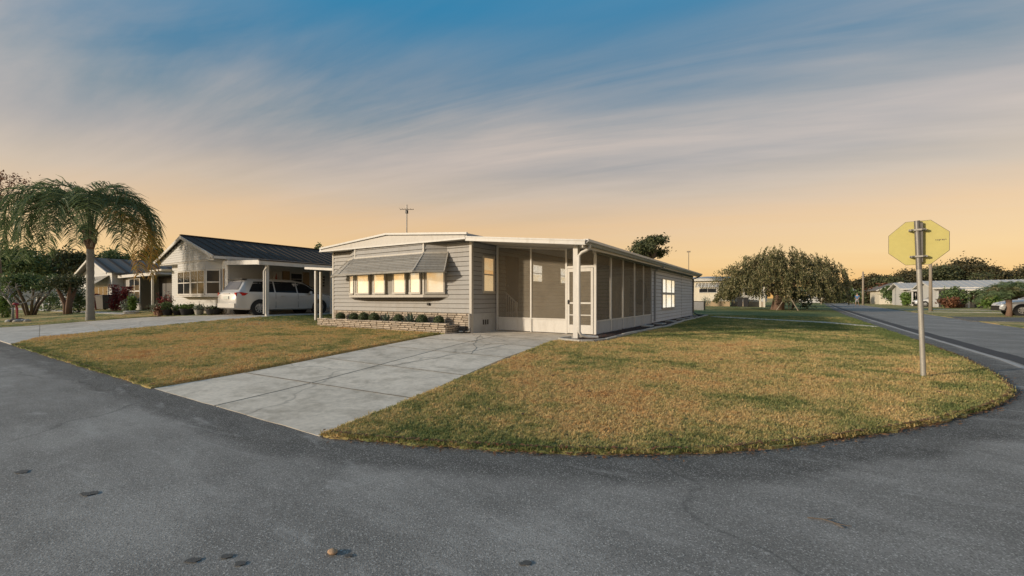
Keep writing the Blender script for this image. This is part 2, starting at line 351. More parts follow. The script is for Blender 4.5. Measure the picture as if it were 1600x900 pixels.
# ------------------------------------------------------------------ ground, road, lawns, driveways
def densify(poly, step):
    out = []; n = len(poly)
    for i in range(n):
        a, b = np.array(poly[i]), np.array(poly[(i + 1) % n]); d = np.linalg.norm(b - a)
        near = min(np.linalg.norm(a - (0, -6)), np.linalg.norm(b - (0, -6))) < 40
        k = max(1, min(200, int(d / step))) if near else max(1, min(20, int(d / 8)))
        out += [tuple(a + (b - a) * j / k) for j in range(k)]
    return out
def inside(poly, P):
    P = np.asarray(P); x, y = P[:, 0], P[:, 1]; c = np.zeros(len(P), bool); n = len(poly)
    for i in range(n):
        x1, y1 = poly[i]; x2, y2 = poly[(i + 1) % n]
        if y1 == y2: continue
        m = ((y1 > y) != (y2 > y)) & (x < (x2 - x1) * (y - y1) / (y2 - y1) + x1); c ^= m
    return c
def seg_dist(P, line):
    P = np.asarray(P); d = np.full(len(P), 1e9)
    for i in range(len(line) - 1):
        a, b = np.array(line[i]), np.array(line[i + 1]); ab = b - a
        t = np.clip(((P - a) @ ab) / max(ab @ ab, 1e-9), 0, 1); d = np.minimum(d, np.linalg.norm(P - (a + t[:, None] * ab), axis=1))
    return d
def sheet(name, poly, zoff, mat, step=.6, fine=(), skirt=.12, jitter=0, parent=None, attrs=None, thick=True, edge=.5):
    """a sheet draped on the ground with a closed outline and a skirt that goes into the ground"""
    B = densify(poly, edge)
    if jitter: B = [(x + random.uniform(-jitter, jitter), y + random.uniform(-jitter, jitter)) for x, y in B]
    pts = []
    for (x0, x1, y0, y1, s) in (((-30, 14, -10, 0, step), (-90, -30, -10, 0, 2.0)) + tuple(fine)):
        if step is None and (x0, y0) in ((-30, -10), (-90, -10)): continue
        xs = np.arange(x0, x1, s); ys = np.arange(y0, y1, min(s, .8)); pts.append(np.stack(np.meshgrid(xs, ys), -1).reshape(-1, 2))
    if pts:
        P = np.concatenate(pts); P = P[inside(B, P)]
        if len(P): P = P[seg_dist(P, B + [B[0]]) > .06]
        P = [tuple(p) for p in P]
    else: P = []
    V = [Vector(p) for p in B + P]; nb = len(B)
    r = geometry.delaunay_2d_cdt(V, [(i, (i + 1) % nb) for i in range(nb)], [], 1, 1e-4)
    v2, faces = r[0], r[2]
    vs = [(v.x, v.y, g(v.x, v.y) + zoff) for v in v2]; fs = []
    for f in faces:
        f = list(f); a, b, c = (v2[i] for i in f[:3])
        if (b - a).cross(c - a) < 0: f.reverse()
        fs.append(tuple(f))
    if thick:
        n0 = len(vs); cnt = {}
        for f in fs:
            for i in range(len(f)): cnt[(f[i], f[(i + 1) % len(f)])] = 1
        low = {}
        for (a, b) in list(cnt):
            if (b, a) not in cnt:
                for q in (a, b):
                    if q not in low: low[q] = len(vs); vs.append((vs[q][0], vs[q][1], vs[q][2] - skirt))
                fs.append((b, a, low[a], low[b]))
    me = bpy.data.meshes.new(name); me.from_pydata(vs, [], fs); me.materials.append(mat)
    if attrs:
        for k, fn in attrs.items():
            at_ = me.attributes.new(k, 'FLOAT', 'POINT'); at_.data.foreach_set('value', np.asarray(fn(np.array([(v[0], v[1]) for v in vs])), dtype=np.float32))
    return link(me, name, parent)

# the lawn's kerbless edge along the two streets
EDGE = [(-12.0, -9.62), (-5.77, -9.60), (-2.42, -9.55), (1.23, -9.48), (1.82, -9.29), (2.35, -9.09), (3.05, -8.78), (3.69, -8.43), (4.22, -8.04), (4.72, -7.53),
        (5.18, -7.01), (5.72, -6.35), (6.34, -5.43), (6.72, -4.71), (6.94, -4.13), (7.14, -2.97), (7.36, -.76), (7.5, 3), (7.75, 12), (8.05, 22), (8.55, 34), (9.2, 46), (11, 78), (13, 115)]
FAR = [(12.0, 4), (12.05, 11), (12.5, 20), (13.1, 29), (13.85, 42), (15.5, 73), (18, 115)]
# bare ground to the horizon
xs = np.unique(np.concatenate([np.array([-3000, -1200, -500, -250, -150, -110]), np.arange(-90, 40, 1.5), np.array([50, 80, 150, 300, 800, 3000])]))
ys = np.unique(np.concatenate([np.array([-3000, -1000, -300, -100, -50, -30, -20]), np.arange(-14, 4, .75), np.arange(5, 60, 5), np.array([80, 120, 200, 400, 1000, 3000])]))
XX, YY = np.meshgrid(xs, ys); nx = len(xs)
gv = [(x, y, g(x, y) - .06) for x, y in zip(XX.ravel(), YY.ravel())]
gq = [(j * nx + i, j * nx + i + 1, (j + 1) * nx + i + 1, (j + 1) * nx + i) for j in range(len(ys) - 1) for i in range(nx - 1)]
struct(fast('ground', gv, gq, M['turf']))

road_poly = [(-120, -9.55)] + [(x, y + .08) if y < -9 else (x - .10, y + .05) for x, y in EDGE] + FAR[::-1] + [(12.3, -2), (13.2, -5), (15.5, -8), (20, -9.5), (70, -9.5), (70, -17), (-120, -17)]
EDG = [(-120, -9.62)] + EDGE
struct(sheet('road', road_poly, 0, M['asphalt'], 1.0, ((-14, 9, -11.6, -2, .16), (-4, 12, -12.5, -11.6, .5), (7, 13, -2, 14, .5)), .05,
             attrs={'edge': lambda P: np.clip(seg_dist(P, EDG) / .95, 0, 1.6)}))
# side street's white edge line
lp = [(7.72, -3.4), (7.80, -1.7), (7.91, -.6), (7.96, 1.6), (8.03, 4.3), (8.16, 8.8), (8.5, 18.4), (9.0, 30), (9.6, 44), (11.4, 76)]
struct(sheet('edge_line', [(x - .035, y) for x, y in lp] + [(x + .045, y) for x, y in lp[::-1]], .006, M['line'], .6, skirt=.004, jitter=.004))
# a newer dark overlay beside the line
struct(sheet('asphalt_overlay', [(x + .10, y) for x, y in lp[1:]] + [(x + .42, y) for x, y in lp[:0:-1]], .005, M['asphalt_new'], .6, skirt=.004, jitter=.02))

GREEN = lambda P: np.clip(1.2 - seg_dist(P, EDG) / .45, 0, 1) + 1.25 * np.clip((P[:, 1] + 5) / 12, 0, 1) * (P[:, 0] > -5) + 1.1 * np.exp(-((P[:, 0] - 4.3) / .9) ** 2 - ((P[:, 1] + 6.4) / .5) ** 2)
lawn_r = [(1.25, -9.50)] + EDGE[4:] + [(13, 118), (-60, 118), (-60, 30), (-14, 30), (-14, 16.9), (.3, 16.95), (.82, 16.5), (.80, 9), (1.02, 5), (.88, 2.5), (.84, .1), (.88, -1.4), (.5, -2.12), (-.2, -2.0), (-.25, -2.3)]
LR = struct(sheet('lawn', lawn_r, .022, M['turf'], .7, ((-1, 8, -9, -1, .5),), .1, .03, attrs={'green': GREEN}, edge=.12))
drive_low = [(-12.0, -9.62), (-14.3, -8.8), (-15.1, -7.2), (-15.05, -4), (-14.9, 0), (-14.9, 9)]
lawn_l = [(-2.44, -9.57), (-4.3, -1.9), (-4.1, -2.02), (-10.75, -2.02), (-10.85, 9)] + [(x + .02, y) for x, y in drive_low[::-1]] + [(-5.77, -9.60)]
GREENL = lambda P: np.clip(.9 - seg_dist(P, EDG) / .4, 0, 1) + 1.2 * np.clip((P[:, 1] + 3.2) / 1.5, 0, 1) * (P[:, 0] < -9)
LL = struct(sheet('lawn', lawn_l, .022, M['turf'], .7, (), .1, .025, attrs={'green': GREENL}, edge=.15))
lawn_n = [(-21.6, -9.62), (-22.25, -6.2), (-21.6, -3.7), (-18.6, -2.6), (-18.6, 25), (-75, 25), (-75, -9.62)]
LN = struct(sheet('lawn', lawn_n, .03, M['turf'], .9, (), .1, .012, attrs={'green': lambda P: np.full(len(P), .75)}, edge=.3))
lawn_f = [(x + .02, y) for x, y in FAR] + [(60, 115), (70, 60), (70, -9), (20, -9.3), (15.6, -7.8), (13.3, -4.8), (12.4, -1.8)]
LF = struct(sheet('lawn', lawn_f, .03, M['turf'], 1.2, (), .1, .015, attrs={'green': lambda P: np.full(len(P), .7)}, edge=.3))

# concrete driveway in slabs
def lerp(a, b, t): return (a[0] + (b[0] - a[0]) * t, a[1] + (b[1] - a[1]) * t)
drv = struct(thing('driveway', '', '')); del drv['label']; del drv['category']
dl = [(-2.42, -9.56), (-2.62, -8.35), (-3.02, -6.75), (-3.45, -4.9), (-3.85, -3.2), (-4.22, -1.50), (-3.62, -1.34)]
dr = [(1.23, -9.49), (.92, -8.10), (.55, -6.70), (.15, -4.95), (-.10, -3.3), (-.28, -2.02), (-.05, -1.34)]
for i in range(6):
    for t0, t1 in ((0, .47), (.47, 1)):
        q = [lerp(dl[i], dr[i], t0), lerp(dl[i], dr[i], t1), lerp(dl[i + 1], dr[i + 1], t1), lerp(dl[i + 1], dr[i + 1], t0)]
        if i == 5 and t0 == 0: q = [lerp(dl[5], dr[5], 0), lerp(dl[5], dr[5], .47), lerp(dl[6], dr[6], .47), dl[6]]
        c = (sum(p[0] for p in q) / 4, sum(p[1] for p in q) / 4)
        q = [(p[0] + (c[0] - p[0]) * .008, p[1] + (c[1] - p[1]) * .013) for p in q]
        sheet('slab', q, .003 + random.uniform(-.0008, .0008), M['concrete'], .5, skirt=.08, parent=drv, jitter=.006, edge=.25)
def joint(a, b, w, par, z=.0065):
    n = max(2, int(math.dist(a, b) / .12)); dx, dy = (b[0] - a[0]), (b[1] - a[1]); L = math.hypot(dx, dy); nx_, ny_ = -dy / L, dx / L; P1 = []; P2 = []; wob = 0
    for k in range(n + 1):
        p = lerp(a, b, k / n); wob = wob * .93 + random.uniform(-.03, .03) * (w < .009) + random.uniform(-.004, .004); u = w * random.uniform(.45, 1.25); v = w * random.uniform(.45, 1.25); P1.append((p[0] + nx_ * (u + wob), p[1] + ny_ * (u + wob))); P2.append((p[0] - nx_ * (v - wob), p[1] - ny_ * (v - wob)))
    sheet('joint_fill', P1 + P2[::-1], z, M['joint'], None, skirt=.01, parent=par, edge=9)
for i in range(1, 6): joint(dl[i], dr[i], .016, drv)
for i in range(6): joint(lerp(dl[i], dr[i], .47), lerp(dl[i + 1], dr[i + 1], .47), .010, drv)
joint(lerp(dl[2], dr[2], .55), lerp(dl[4], dr[4], .80), .006, drv); joint(lerp(dl[3], dr[3], .75), lerp(dl[5], dr[5], .30), .005, drv)
for y0, y1 in ((-1.34, -.02), (-.02, 3.0), (3.0, 6.2)): sheet('slab', [(-3.6, y0 + .01), (.02, y0 + .01), (.02, y1), (-3.6, y1)], .004, M['concrete'], .8, skirt=.08, parent=drv)
nd = struct(thing('neighbour_driveway', '', '')); del nd['label']; del nd['category']
up = [(-21.6, -9.62), (-22.2, -7.6), (-22.2, -6.2), (-21.5, -4.2), (-18.7, -2.4), (-18.55, 9)]
for i in range(5):
    q = [drive_low[i], drive_low[i + 1], up[i + 1], up[i]]; m0, m1 = lerp(q[0], q[3], .5), lerp(q[1], q[2], .5)
    for k, qq in enumerate(([q[0], q[1], m1, m0], [m0, m1, q[2], q[3]])):
        c = (sum(p[0] for p in qq) / 4, sum(p[1] for p in qq) / 4)
        sheet('slab', [(p[0] + (c[0] - p[0]) * .005, p[1] + (c[1] - p[1]) * .008) for p in qq], .02, M['concrete2'], .6, skirt=.09, parent=nd)
struct(sheet('garden_path', [(-26, -3.4), (-26, -4.0), (-70, -5.6), (-70, -4.6)], .045, M['concrete2'], .8))
struct(sheet('crossing_driveway', [(1.2, 14.6), (6.2, 10.9), (7.62, 8.6), (7.62, 9.2), (6.4, 11.6), (1.3, 15.2)], .045, M['concrete2'], .8))
struct(sheet('far_driveway', [(12.1, 16.4), (30, 17.5), (30, 23.5), (12.75, 22.5)], .045, M['asphalt'], 1))
struct(sheet('far_pavement', [(14.2, 33), (40, 33.6), (40, 34.3), (14.3, 33.7)], .045, M['concrete2'], 1))
struct(sheet('far_apron', [(13.9, 41.2), (40, 44), (40, 45), (14.1, 42.4)], .045, M['concrete2'], 1))
# tar and oil stains, laid as thin sheets on the road
def blot(cx, cy, rx, ry, rot):
    k = 14; p = []
    for i in range(k):
        a = 2 * math.pi * i / k; r = random.uniform(.6, 1.15); x, y = rx * r * math.cos(a), ry * r * math.sin(a)
        p.append((cx + x * math.cos(rot) - y * math.sin(rot), cy + x * math.sin(rot) + y * math.cos(rot)))
    return p
for cx, cy, rx in ((2.33, -10.81, .034), (2.43, -10.71, .028), (2.54, -10.70, .030), (.19, -11.04, .05), (1.03, -10.88, .055), (2.9, -10.40, .022), (1.0, -11.55, .04), (3.62, -10.0, .03)):
    me = bpy.data.meshes.new('oil_stain'); pl = blot(cx, cy, rx, rx * .7, R(YAW)); me.from_pydata([(x, y, .005) for x, y in pl], [], [tuple(range(len(pl)))]); me.materials.append(M['stain'])
    struct(link(me, 'oil_stain'))

# grass blades: tufts instanced on scattered points
TC = bpy.data.collections.new('tufts')
for k in range(5):
    m = MB()
    for j in range(11):
        a = random.uniform(0, 6.28); r0 = random.uniform(0, .035); h = random.uniform(.014, .038); ln = random.uniform(.012, .045); w = random.uniform(.0025, .0045); b = random.uniform(0, 6.28)
        x, y = r0 * math.cos(a), r0 * math.sin(a); dx, dy = math.cos(b), math.sin(b)
        m.add([(x - dy * w, y + dx * w, -.005), (x + dy * w, y - dx * w, -.005), (x + dx * ln * .4 + dy * w * .8, y + dy * ln * .4 - dx * w * .8, h * .65), (x + dx * ln * .4 - dy * w * .8, y + dy * ln * .4 + dx * w * .8, h * .65), (x + dx * ln, y + dy * ln, h)],
              [(0, 1, 2, 3), (3, 2, 4)])
    o = bpy.data.objects.new('tuft', m.mesh('tuft', M['blades'], fix=False)); TC.objects.link(o)
def scatter_group(name, coll, smin, smax):
    ng = bpy.data.node_groups.new(name, 'GeometryNodeTree'); ng.interface.new_socket('Geometry', in_out='INPUT', socket_type='NodeSocketGeometry'); ng.interface.new_socket('Geometry', in_out='OUTPUT', socket_type='NodeSocketGeometry')
    N, L = ng.nodes, ng.links; gi = N.new('NodeGroupInput'); go = N.new('NodeGroupOutput'); ip = N.new('GeometryNodeInstanceOnPoints'); ci = N.new('GeometryNodeCollectionInfo')
    ci.inputs[0].default_value = coll; ci.inputs['Separate Children'].default_value = True; ci.inputs['Reset Children'].default_value = True
    ip.inputs['Pick Instance'].default_value = True
    rv = N.new('FunctionNodeRandomValue'); rv.data_type = 'FLOAT_VECTOR'; rv.inputs[0].default_value = (-.2, -.2, 0); rv.inputs[1].default_value = (.2, .2, 6.28)
    sv = N.new('GeometryNodeInputNamedAttribute'); sv.data_type = 'FLOAT'; sv.inputs['Name'].default_value = 'size'
    L.new(gi.outputs[0], ip.inputs['Points']); L.new(ci.outputs[0], ip.inputs['Instance']); L.new(rv.outputs[0], ip.inputs['Rotation']); L.new(sv.outputs['Attribute'], ip.inputs['Scale']); L.new(ip.outputs[0], go.inputs[0])
    return ng
NG = scatter_group('grass_scatter', TC, .7, 1.3)
def grass(name, poly, label, bbox, base, green, lim=30):
    x0, x1, y0, y1 = bbox; n = int(base * (x1 - x0) * (y1 - y0)); P = np.stack([RNG.uniform(x0, x1, n), RNG.uniform(y0, y1, n)], -1)
    d = np.linalg.norm(P - np.array(CAM[:2]), axis=1); keep = RNG.uniform(0, 1, n) < np.minimum(1, (5.0 / d) ** 1.75)
    keep &= d < lim; P = P[keep]; d = d[keep]; P = P[inside(poly, P)]; d = np.linalg.norm(P - np.array(CAM[:2]), axis=1)
    Z = [g(x, y) + .022 for x, y in P]; me = bpy.data.meshes.new(name); me.from_pydata([(x, y, z) for (x, y), z in zip(P, Z)], [], [])
    sz = RNG.uniform(.35, 1.0, len(P)) * (1 + .4 * (RNG.uniform(0, 1, len(P)) > .985)) * np.clip((d / 6) ** .45, .75, 1.2) * (1 + .12 * np.clip(1 - seg_dist(P, EDG) / .2, 0, 1))
    a = me.attributes.new('size', 'FLOAT', 'POINT'); a.data.foreach_set('value', sz.astype(np.float32))
    a = me.attributes.new('green', 'FLOAT', 'POINT'); a.data.foreach_set('value', np.asarray(green(P), dtype=np.float32))
    o = link(me, name); md = o.modifiers.new('scatter', 'NODES'); md.node_group = NG; tag(o, label, 'grass'); stuff(o); return len(P)
gn = grass('grass', lawn_r, 'short dry brown and green grass on the corner lawn', (-1, 9, -9.6, 20), 3200, GREEN)
gn += grass('grass', lawn_l, 'short dry brown grass left of the concrete driveway', (-15.2, -2.3, -9.7, 3), 2800, GREENL)
gn += grass('grass', lawn_n, 'short green grass around the palm', (-34, -18.6, -9.7, -2.4), 700, lambda P: np.full(len(P), .75), 32)
print('grass tufts', gn)
# leaf litter along the lawn's edge
def litter(name, label, line, n, spread, size):
    cum = [0]
    for i in range(len(line) - 1): cum.append(cum[-1] + math.dist(line[i], line[i + 1]))
    v = []; q = []
    for k in range(n):
        t = random.uniform(0, cum[-1]); i = max(j for j in range(len(cum) - 1) if cum[j] <= t); p = lerp(line[i], line[i + 1], (t - cum[i]) / (cum[i + 1] - cum[i]))
        dx, dy = line[i + 1][0] - line[i][0], line[i + 1][1] - line[i][1]; L = math.hypot(dx, dy); off = abs(random.gauss(0, spread)) - .03
        x, y = p[0] + dy / L * off, p[1] - dx / L * off; s = size * random.uniform(.5, 1.3); a = random.uniform(0, 6.28); w = s * random.uniform(.3, .6); z = g(x, y) + random.uniform(.006, .02) + (.035 if off < 0 else 0)
        ux, uy = math.cos(a) * s, math.sin(a) * s; wx, wy = -math.sin(a) * w, math.cos(a) * w; t1, t2 = random.uniform(-.3, .6) * s, random.uniform(-.2, .5) * w
        b = len(v); v += [(x - ux, y - uy, z), (x + wx, y + wy, z + t2 + .003), (x + ux, y + uy, z + t1 + .003), (x - wx, y - wy, z + .001)]; q.append((b, b + 1, b + 2, b + 3))
    o = fast(name, v, q, M['litter']); tag(o, label, 'leaves'); stuff(o)
litter('fallen_leaves', 'fallen brown leaves along the curved lawn edge', EDGE[3:18], 3400, .055, .017)
def strewn(label, poly, bbox, n, size):
    x0, x1, y0, y1 = bbox; P = np.stack([RNG.uniform(x0, x1, n * 3), RNG.uniform(y0, y1, n * 3)], -1); P = P[inside(poly, P)][:n]; v = []; q = []
    for x, y in P:
        a = random.uniform(0, 6.28); s_ = size * random.uniform(.5, 1.3); w = s_ * .5; z = g(x, y) + .022 + random.uniform(.012, .03); ux, uy = math.cos(a) * s_, math.sin(a) * s_; b = len(v)
        v += [(x - ux, y - uy, z), (x - uy * .5, y + ux * .5, z + random.uniform(0, .012)), (x + ux, y + uy, z + random.uniform(-.005, .012)), (x + uy * .5, y - ux * .5, z)]; q.append((b, b + 1, b + 2, b + 3))
    o = fast('fallen_leaves', v, q, M['litter2']); tag(o, label, 'leaves'); stuff(o)
strewn('dark dry leaves strewn over the corner lawn', lawn_r, (-1, 7.3, -9.3, 6), 420, .028)
strewn('dark dry leaves strewn over the lawn left of the driveway', lawn_l, (-15, -2.5, -9.5, -2), 260, .028)
litter('fallen_leaves', 'fallen brown leaves along the straight lawn edge', EDGE[:3], 700, .04, .016)

# ------------------------------------------------------------------ building helpers
_board = {}
def board_mesh(L, h, mat, t0=.006, t1=.030):
    k = (round(L, 3), round(h, 3), mat.name)
    if k not in _board:
        m = MB(); m.prism([(0, 0, 0), (0, -t1, 0), (0, -t1, .012), (0, -t0, h - .014), (0, 0, h - .014)], (L, 0, 0)); _board[k] = m.mesh('siding_board', mat)
    return _board[k]
def siding(parent, p0, p1, z0, z1, mat, h=.15, cuts=()):
    """lap boards, each an object, on the wall from p0 to p1 (outside is on the right hand when walking p0 to p1); cuts: (s0, s1, z0, z1) openings"""
    ang = math.atan2(p1[1] - p0[1], p1[0] - p0[0]); L = math.dist(p0, p1); z = z0
    while z < z1 - .02:
        hh = min(h, z1 - z); spans = [(0, L)]
        for s0, s1, c0, c1 in cuts:
            if z + hh * .5 > c0 and z + hh * .5 < c1:
                spans = [x for a, b in spans for x in ((a, min(b, s0)), (max(a, s1), b)) if x[1] - x[0] > .03]
        for a, b in spans:
            link(board_mesh(b - a, hh, mat), 'siding_board', parent, (p0[0] + math.cos(ang) * a, p0[1] + math.sin(ang) * a, z), ang)
        z += h
def lap_mesh(m, p0, p1, z0, z1, h=.12, t=.02):
    """lap siding of a far wall as one relief"""
    d = Vector((p1[0] - p0[0], p1[1] - p0[1], 0)); L = d.length; d /= L; nrm = Vector((d.y, -d.x, 0)); z = z0
    while z < z1 - .01:
        hh = min(h, z1 - z); a = Vector((*p0, z)); b = Vector((*p1, z)); u = Vector((0, 0, hh))
        m.prism([a, a + nrm * t, a + nrm * t + Vector((0, 0, .01)), a + nrm * .003 + u, a + u], b - a); z += hh
def window(parent, p, ang, w, z0, z1, frame, pane, fw=.05, depth=.05, cols=1, rows=1, blind=None, bar=.03, split=None, glazing=None):
    """window on a wall at p (its centre), facing the right hand side of direction ang; window > frame, pane, blind"""
    depth = max(depth, .066); R_ = Matrix.Translation((p[0], p[1], 0)) @ Matrix.Rotation(ang, 4, 'Z')
    def B(m, x0, x1, y0, y1, a, b):
        P = [R_ @ Vector(q) for q in ((x0, y0, a), (x1, y0, a), (x1, y1, a), (x0, y1, a), (x0, y0, b), (x1, y0, b), (x1, y1, b), (x0, y1, b))]; m.hexa(P)
    m = MB(); h = w / 2
    B(m, -h, h, -depth, -.012, z1 - fw, z1); B(m, -h - .01, h + .01, -depth - .02, -.012, z0 - .01, z0 + fw); B(m, -h, -h + fw, -depth, -.012, z0 + fw, z1 - fw); B(m, h - fw, h, -depth, -.012, z0 + fw, z1 - fw)
    xs_ = [-h + fw + (w - 2 * fw) * i / cols for i in range(cols + 1)] if split is None else [-h + fw + (w - 2 * fw) * s for s in split]
    zs_ = [z0 + fw + (z1 - z0 - 2 * fw) * i / rows for i in range(rows + 1)]
    for x in xs_[1:-1]: B(m, x - bar / 2, x + bar / 2, -depth + .004, -.012, z0 + fw, z1 - fw)
    for z in zs_[1:-1]: B(m, -h + fw, h - fw, -depth + .008, -.012, z - bar / 2, z + bar / 2)
    fr = m.build('window', frame, parent)
    for i in range(len(xs_) - 1):
        for j in range(rows):
            a0, a1 = xs_[i] + (bar / 2 if i else 0), xs_[i + 1] - (bar / 2 if i < len(xs_) - 2 else 0); c0, c1 = zs_[j] + (bar / 2 if j else 0), zs_[j + 1] - (bar / 2 if j < rows - 1 else 0)
            q = MB(); B(q, a0, a1, -depth + .008, -depth + .012, c0, c1); q.build('pane', glazing or (M['clear'] if blind else pane), fr)
            if blind:
                q = MB(); n = max(2, int((c1 - c0) / .045)); dz = (c1 - c0) / n
                for k in range(n):
                    zz = c0 + k * dz; P = [R_ @ Vector(v) for v in ((a0, -.044, zz), (a1, -.044, zz), (a1, -.037, zz + dz * .97), (a0, -.037, zz + dz * .97))]
                    q.poly(P)
                q.build('blind', blind if not isinstance(blind, list) else blind[j], fr, fix=False)
    return fr
def pipe(parent, name, mat, pts, r=.035, n=8):
    m = MB(); m.tube(pts, r, n); return m.build(name, mat, parent, 'auto')
def brick_course(parent, mesh, p0, p1, z0, z1, bw, bh, gap=.012, depth=.09, name='stone'):
    ang = math.atan2(p1[1] - p0[1], p1[0] - p0[0]); L = math.dist(p0, p1); rows = max(1, round((z1 - z0) / bh))
    for r in range(rows):
        x = -random.uniform(0, .6) * bw
        while x < L - .02:
            w = bw * random.uniform(.75, 1.3); a, b = max(0, x), min(L, x + w - gap)
            if b - a > .05:
                o = link(mesh, name, parent, (p0[0] + math.cos(ang) * a, p0[1] + math.sin(ang) * a, z0 + r * bh), ang)
                o.scale = (b - a, depth * random.uniform(.85, 1.15), bh - gap * random.uniform(.7, 1.3))
            x += w
def unit_stone(mat, k=0):
    m = MB(); e = .04
    f = [(0, 0, 0), (1, 0, 0), (1, 0, 1), (0, 0, 1)]; b = [(e, -1 + .1 * (k % 2), .12), (1 - e, -1, .08), (1 - e * 1.3, -.92, .9), (e, -1, .88)]
    m.hexa([f[0], f[1], f[2], f[3], b[0], b[1], b[2], b[3]]); return m.mesh('stone', mat)
STONE = unit_stone(M['stone'])

# ------------------------------------------------------------------ the house on the corner
H0 = .1
house = thing('mobile_home', 'low grey sided mobile home with screened porch on the corner lot', 'house', (0, 0, H0))
def hp(m, name, mat, parent=None, smooth=False, **k): return m.build(name, mat, parent or house, smooth, **k)
XL, XR, YF, YB = -10.76, -3.6, -1.3, 16.06
m = MB(); m.box(XL, XR - .005, YF + .005, YB, 0, 2.98); hp(m, 'wall', M['brown'])  # dark core colour stands in for the shadow lines between the boards
m = MB(); m.box(XR + .01, -.012, 6.26, YB, 0, 2.42); hp(m, 'wall', M['brown'])  # same dark colour paints the gap shade behind the shed boards
siding(house, (XL, YF), (XR, YF), .63, 2.93, M['siding'], .15)
siding(house, (XR, YF), (XR, 6.25), .63, 2.90, M['sidewall'], .15)
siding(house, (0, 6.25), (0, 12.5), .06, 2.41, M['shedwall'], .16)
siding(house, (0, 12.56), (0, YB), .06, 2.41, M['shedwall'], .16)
siding(house, (XR + .03, 6.25), (0, 6.25), .06, 2.41, M['siding'], .16)
m = MB(); m.box(XR, XR + .03, YF - .03, 6.2, 0, .62); hp(m, 'skirting', M['skirt'])
m = MB(); m.box(XR - .06, XR + .035, YF - .035, YF + .06, .03, 2.93); hp(m, 'corner_trim', M['trim'])
m = MB(); m.box(XL - .03, XL + .06, YF - .035, YF + .06, .03, 2.95); hp(m, 'corner_trim', M['trim'])
m = MB(); m.box(-.05, .03, 6.21, 6.30, .03, 2.42); hp(m, 'corner_trim', M['sidewall'])
m = MB(); m.box(-.01, .024, 12.505, 12.555, .03, 2.42); hp(m, 'seam_trim', M['sidewall'])
m = MB(); m.box(-.05, .03, YB - .06, YB + .02, .03, 2.42); hp(m, 'corner_trim', M['sidewall'])
# stone base of the front wall
m = MB(); m.box(XL + .07, XR - .07, YF - .012, YF, 0, .62); hp(m, 'stone_backing', M['mortar'])
brick_course(house, STONE, (XL + .07, YF - .012), (XR - .07, YF - .012), .20, .62, .34, .07, depth=.045)
brick_course(house, STONE, (-4.2, YF - .012), (XR - .07, YF - .012), .0, .20, .30, .066, depth=.045)
m = MB(); m.box(XR - .32, XR - .12, YF - .20, YF - .07, .02, .22); hp(m, 'meter_box', M['dark'])
pipe(house, 'drain_pipe', M['trim'], [(XR - .02, YF - .08, .62), (XR - .02, YF - .08, .06), (XR - .3, YF - .25, .05)], .028)
m = MB(); m.box(-5.46, -5.36, YF - .07, YF - .02, .86, .95); hp(m, 'outlet_cover', M['dark'])
# vent in the skirting
m = MB(); m.box(XR + .03, XR + .04, -.78, -.42, .22, .42); vt = hp(m, 'vent', M['skirt'])
for k in range(3): q = MB(); q.box(XR + .0405, XR + .046, -.75 + k * .115, -.68 + k * .115, .24, .40); hp(q, 'vent_slot', M['dark'], vt)

# bow window
BP = [(-9.65, -1.3), (-8.87, -1.65), (-5.32, -1.65), (-4.6, -1.3)]
m = MB(); m.prism([(x, y + .02, 1.2) for x, y in BP], (0, 0, 1.74)); bay = hp(m, 'bow_window', M['awning'])
for a, b in zip(BP[:-1], BP[1:]): siding(bay, a, (b[0], b[1]), 1.98, 2.93, M['siding'], .15)
for x, y in BP[1:3]: q = MB(); q.box(x - .035, x + .035, y - .03, y + .04, 1.2, 2.93); hp(q, 'corner_trim', M['trim'], bay)
m = MB()
for z0, z1, e in ((1.13, 1.22, .06),): m.prism([(BP[0][0] - e, BP[0][1] - .02, z0), (BP[1][0] - e * .4, BP[1][1] - e, z0), (BP[2][0] + e * .4, BP[2][1] - e, z0), (BP[3][0] + e, BP[3][1] - .02, z0)], (0, 0, z1 - z0))
hp(m, 'sill', M['trim'], bay)
m = MB(); lo = [(-9.4, -1.32, 1.04), (-8.7, -1.50, 1.04), (-5.5, -1.50, 1.04), (-4.85, -1.32, 1.04)]; hi = [(x, y, 1.13) for x, y in BP]
m.add(lo + hi, [(0, 1, 2, 3), (4, 5, 6, 7), (0, 1, 5, 4), (1, 2, 6, 5), (2, 3, 7, 6), (3, 0, 4, 7)]); hp(m, 'underside', M['brown'], bay)
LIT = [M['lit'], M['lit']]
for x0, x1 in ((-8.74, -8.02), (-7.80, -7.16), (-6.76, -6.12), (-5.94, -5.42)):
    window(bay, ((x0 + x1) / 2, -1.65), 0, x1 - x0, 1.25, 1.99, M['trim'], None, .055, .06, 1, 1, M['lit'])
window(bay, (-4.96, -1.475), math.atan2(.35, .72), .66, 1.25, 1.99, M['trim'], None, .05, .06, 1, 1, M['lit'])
window(bay, (-9.26, -1.475), math.atan2(-.35, .78), .70, 1.25, 1.99, M['trim'], None, .05, .06, 1, 1, M['lit'])

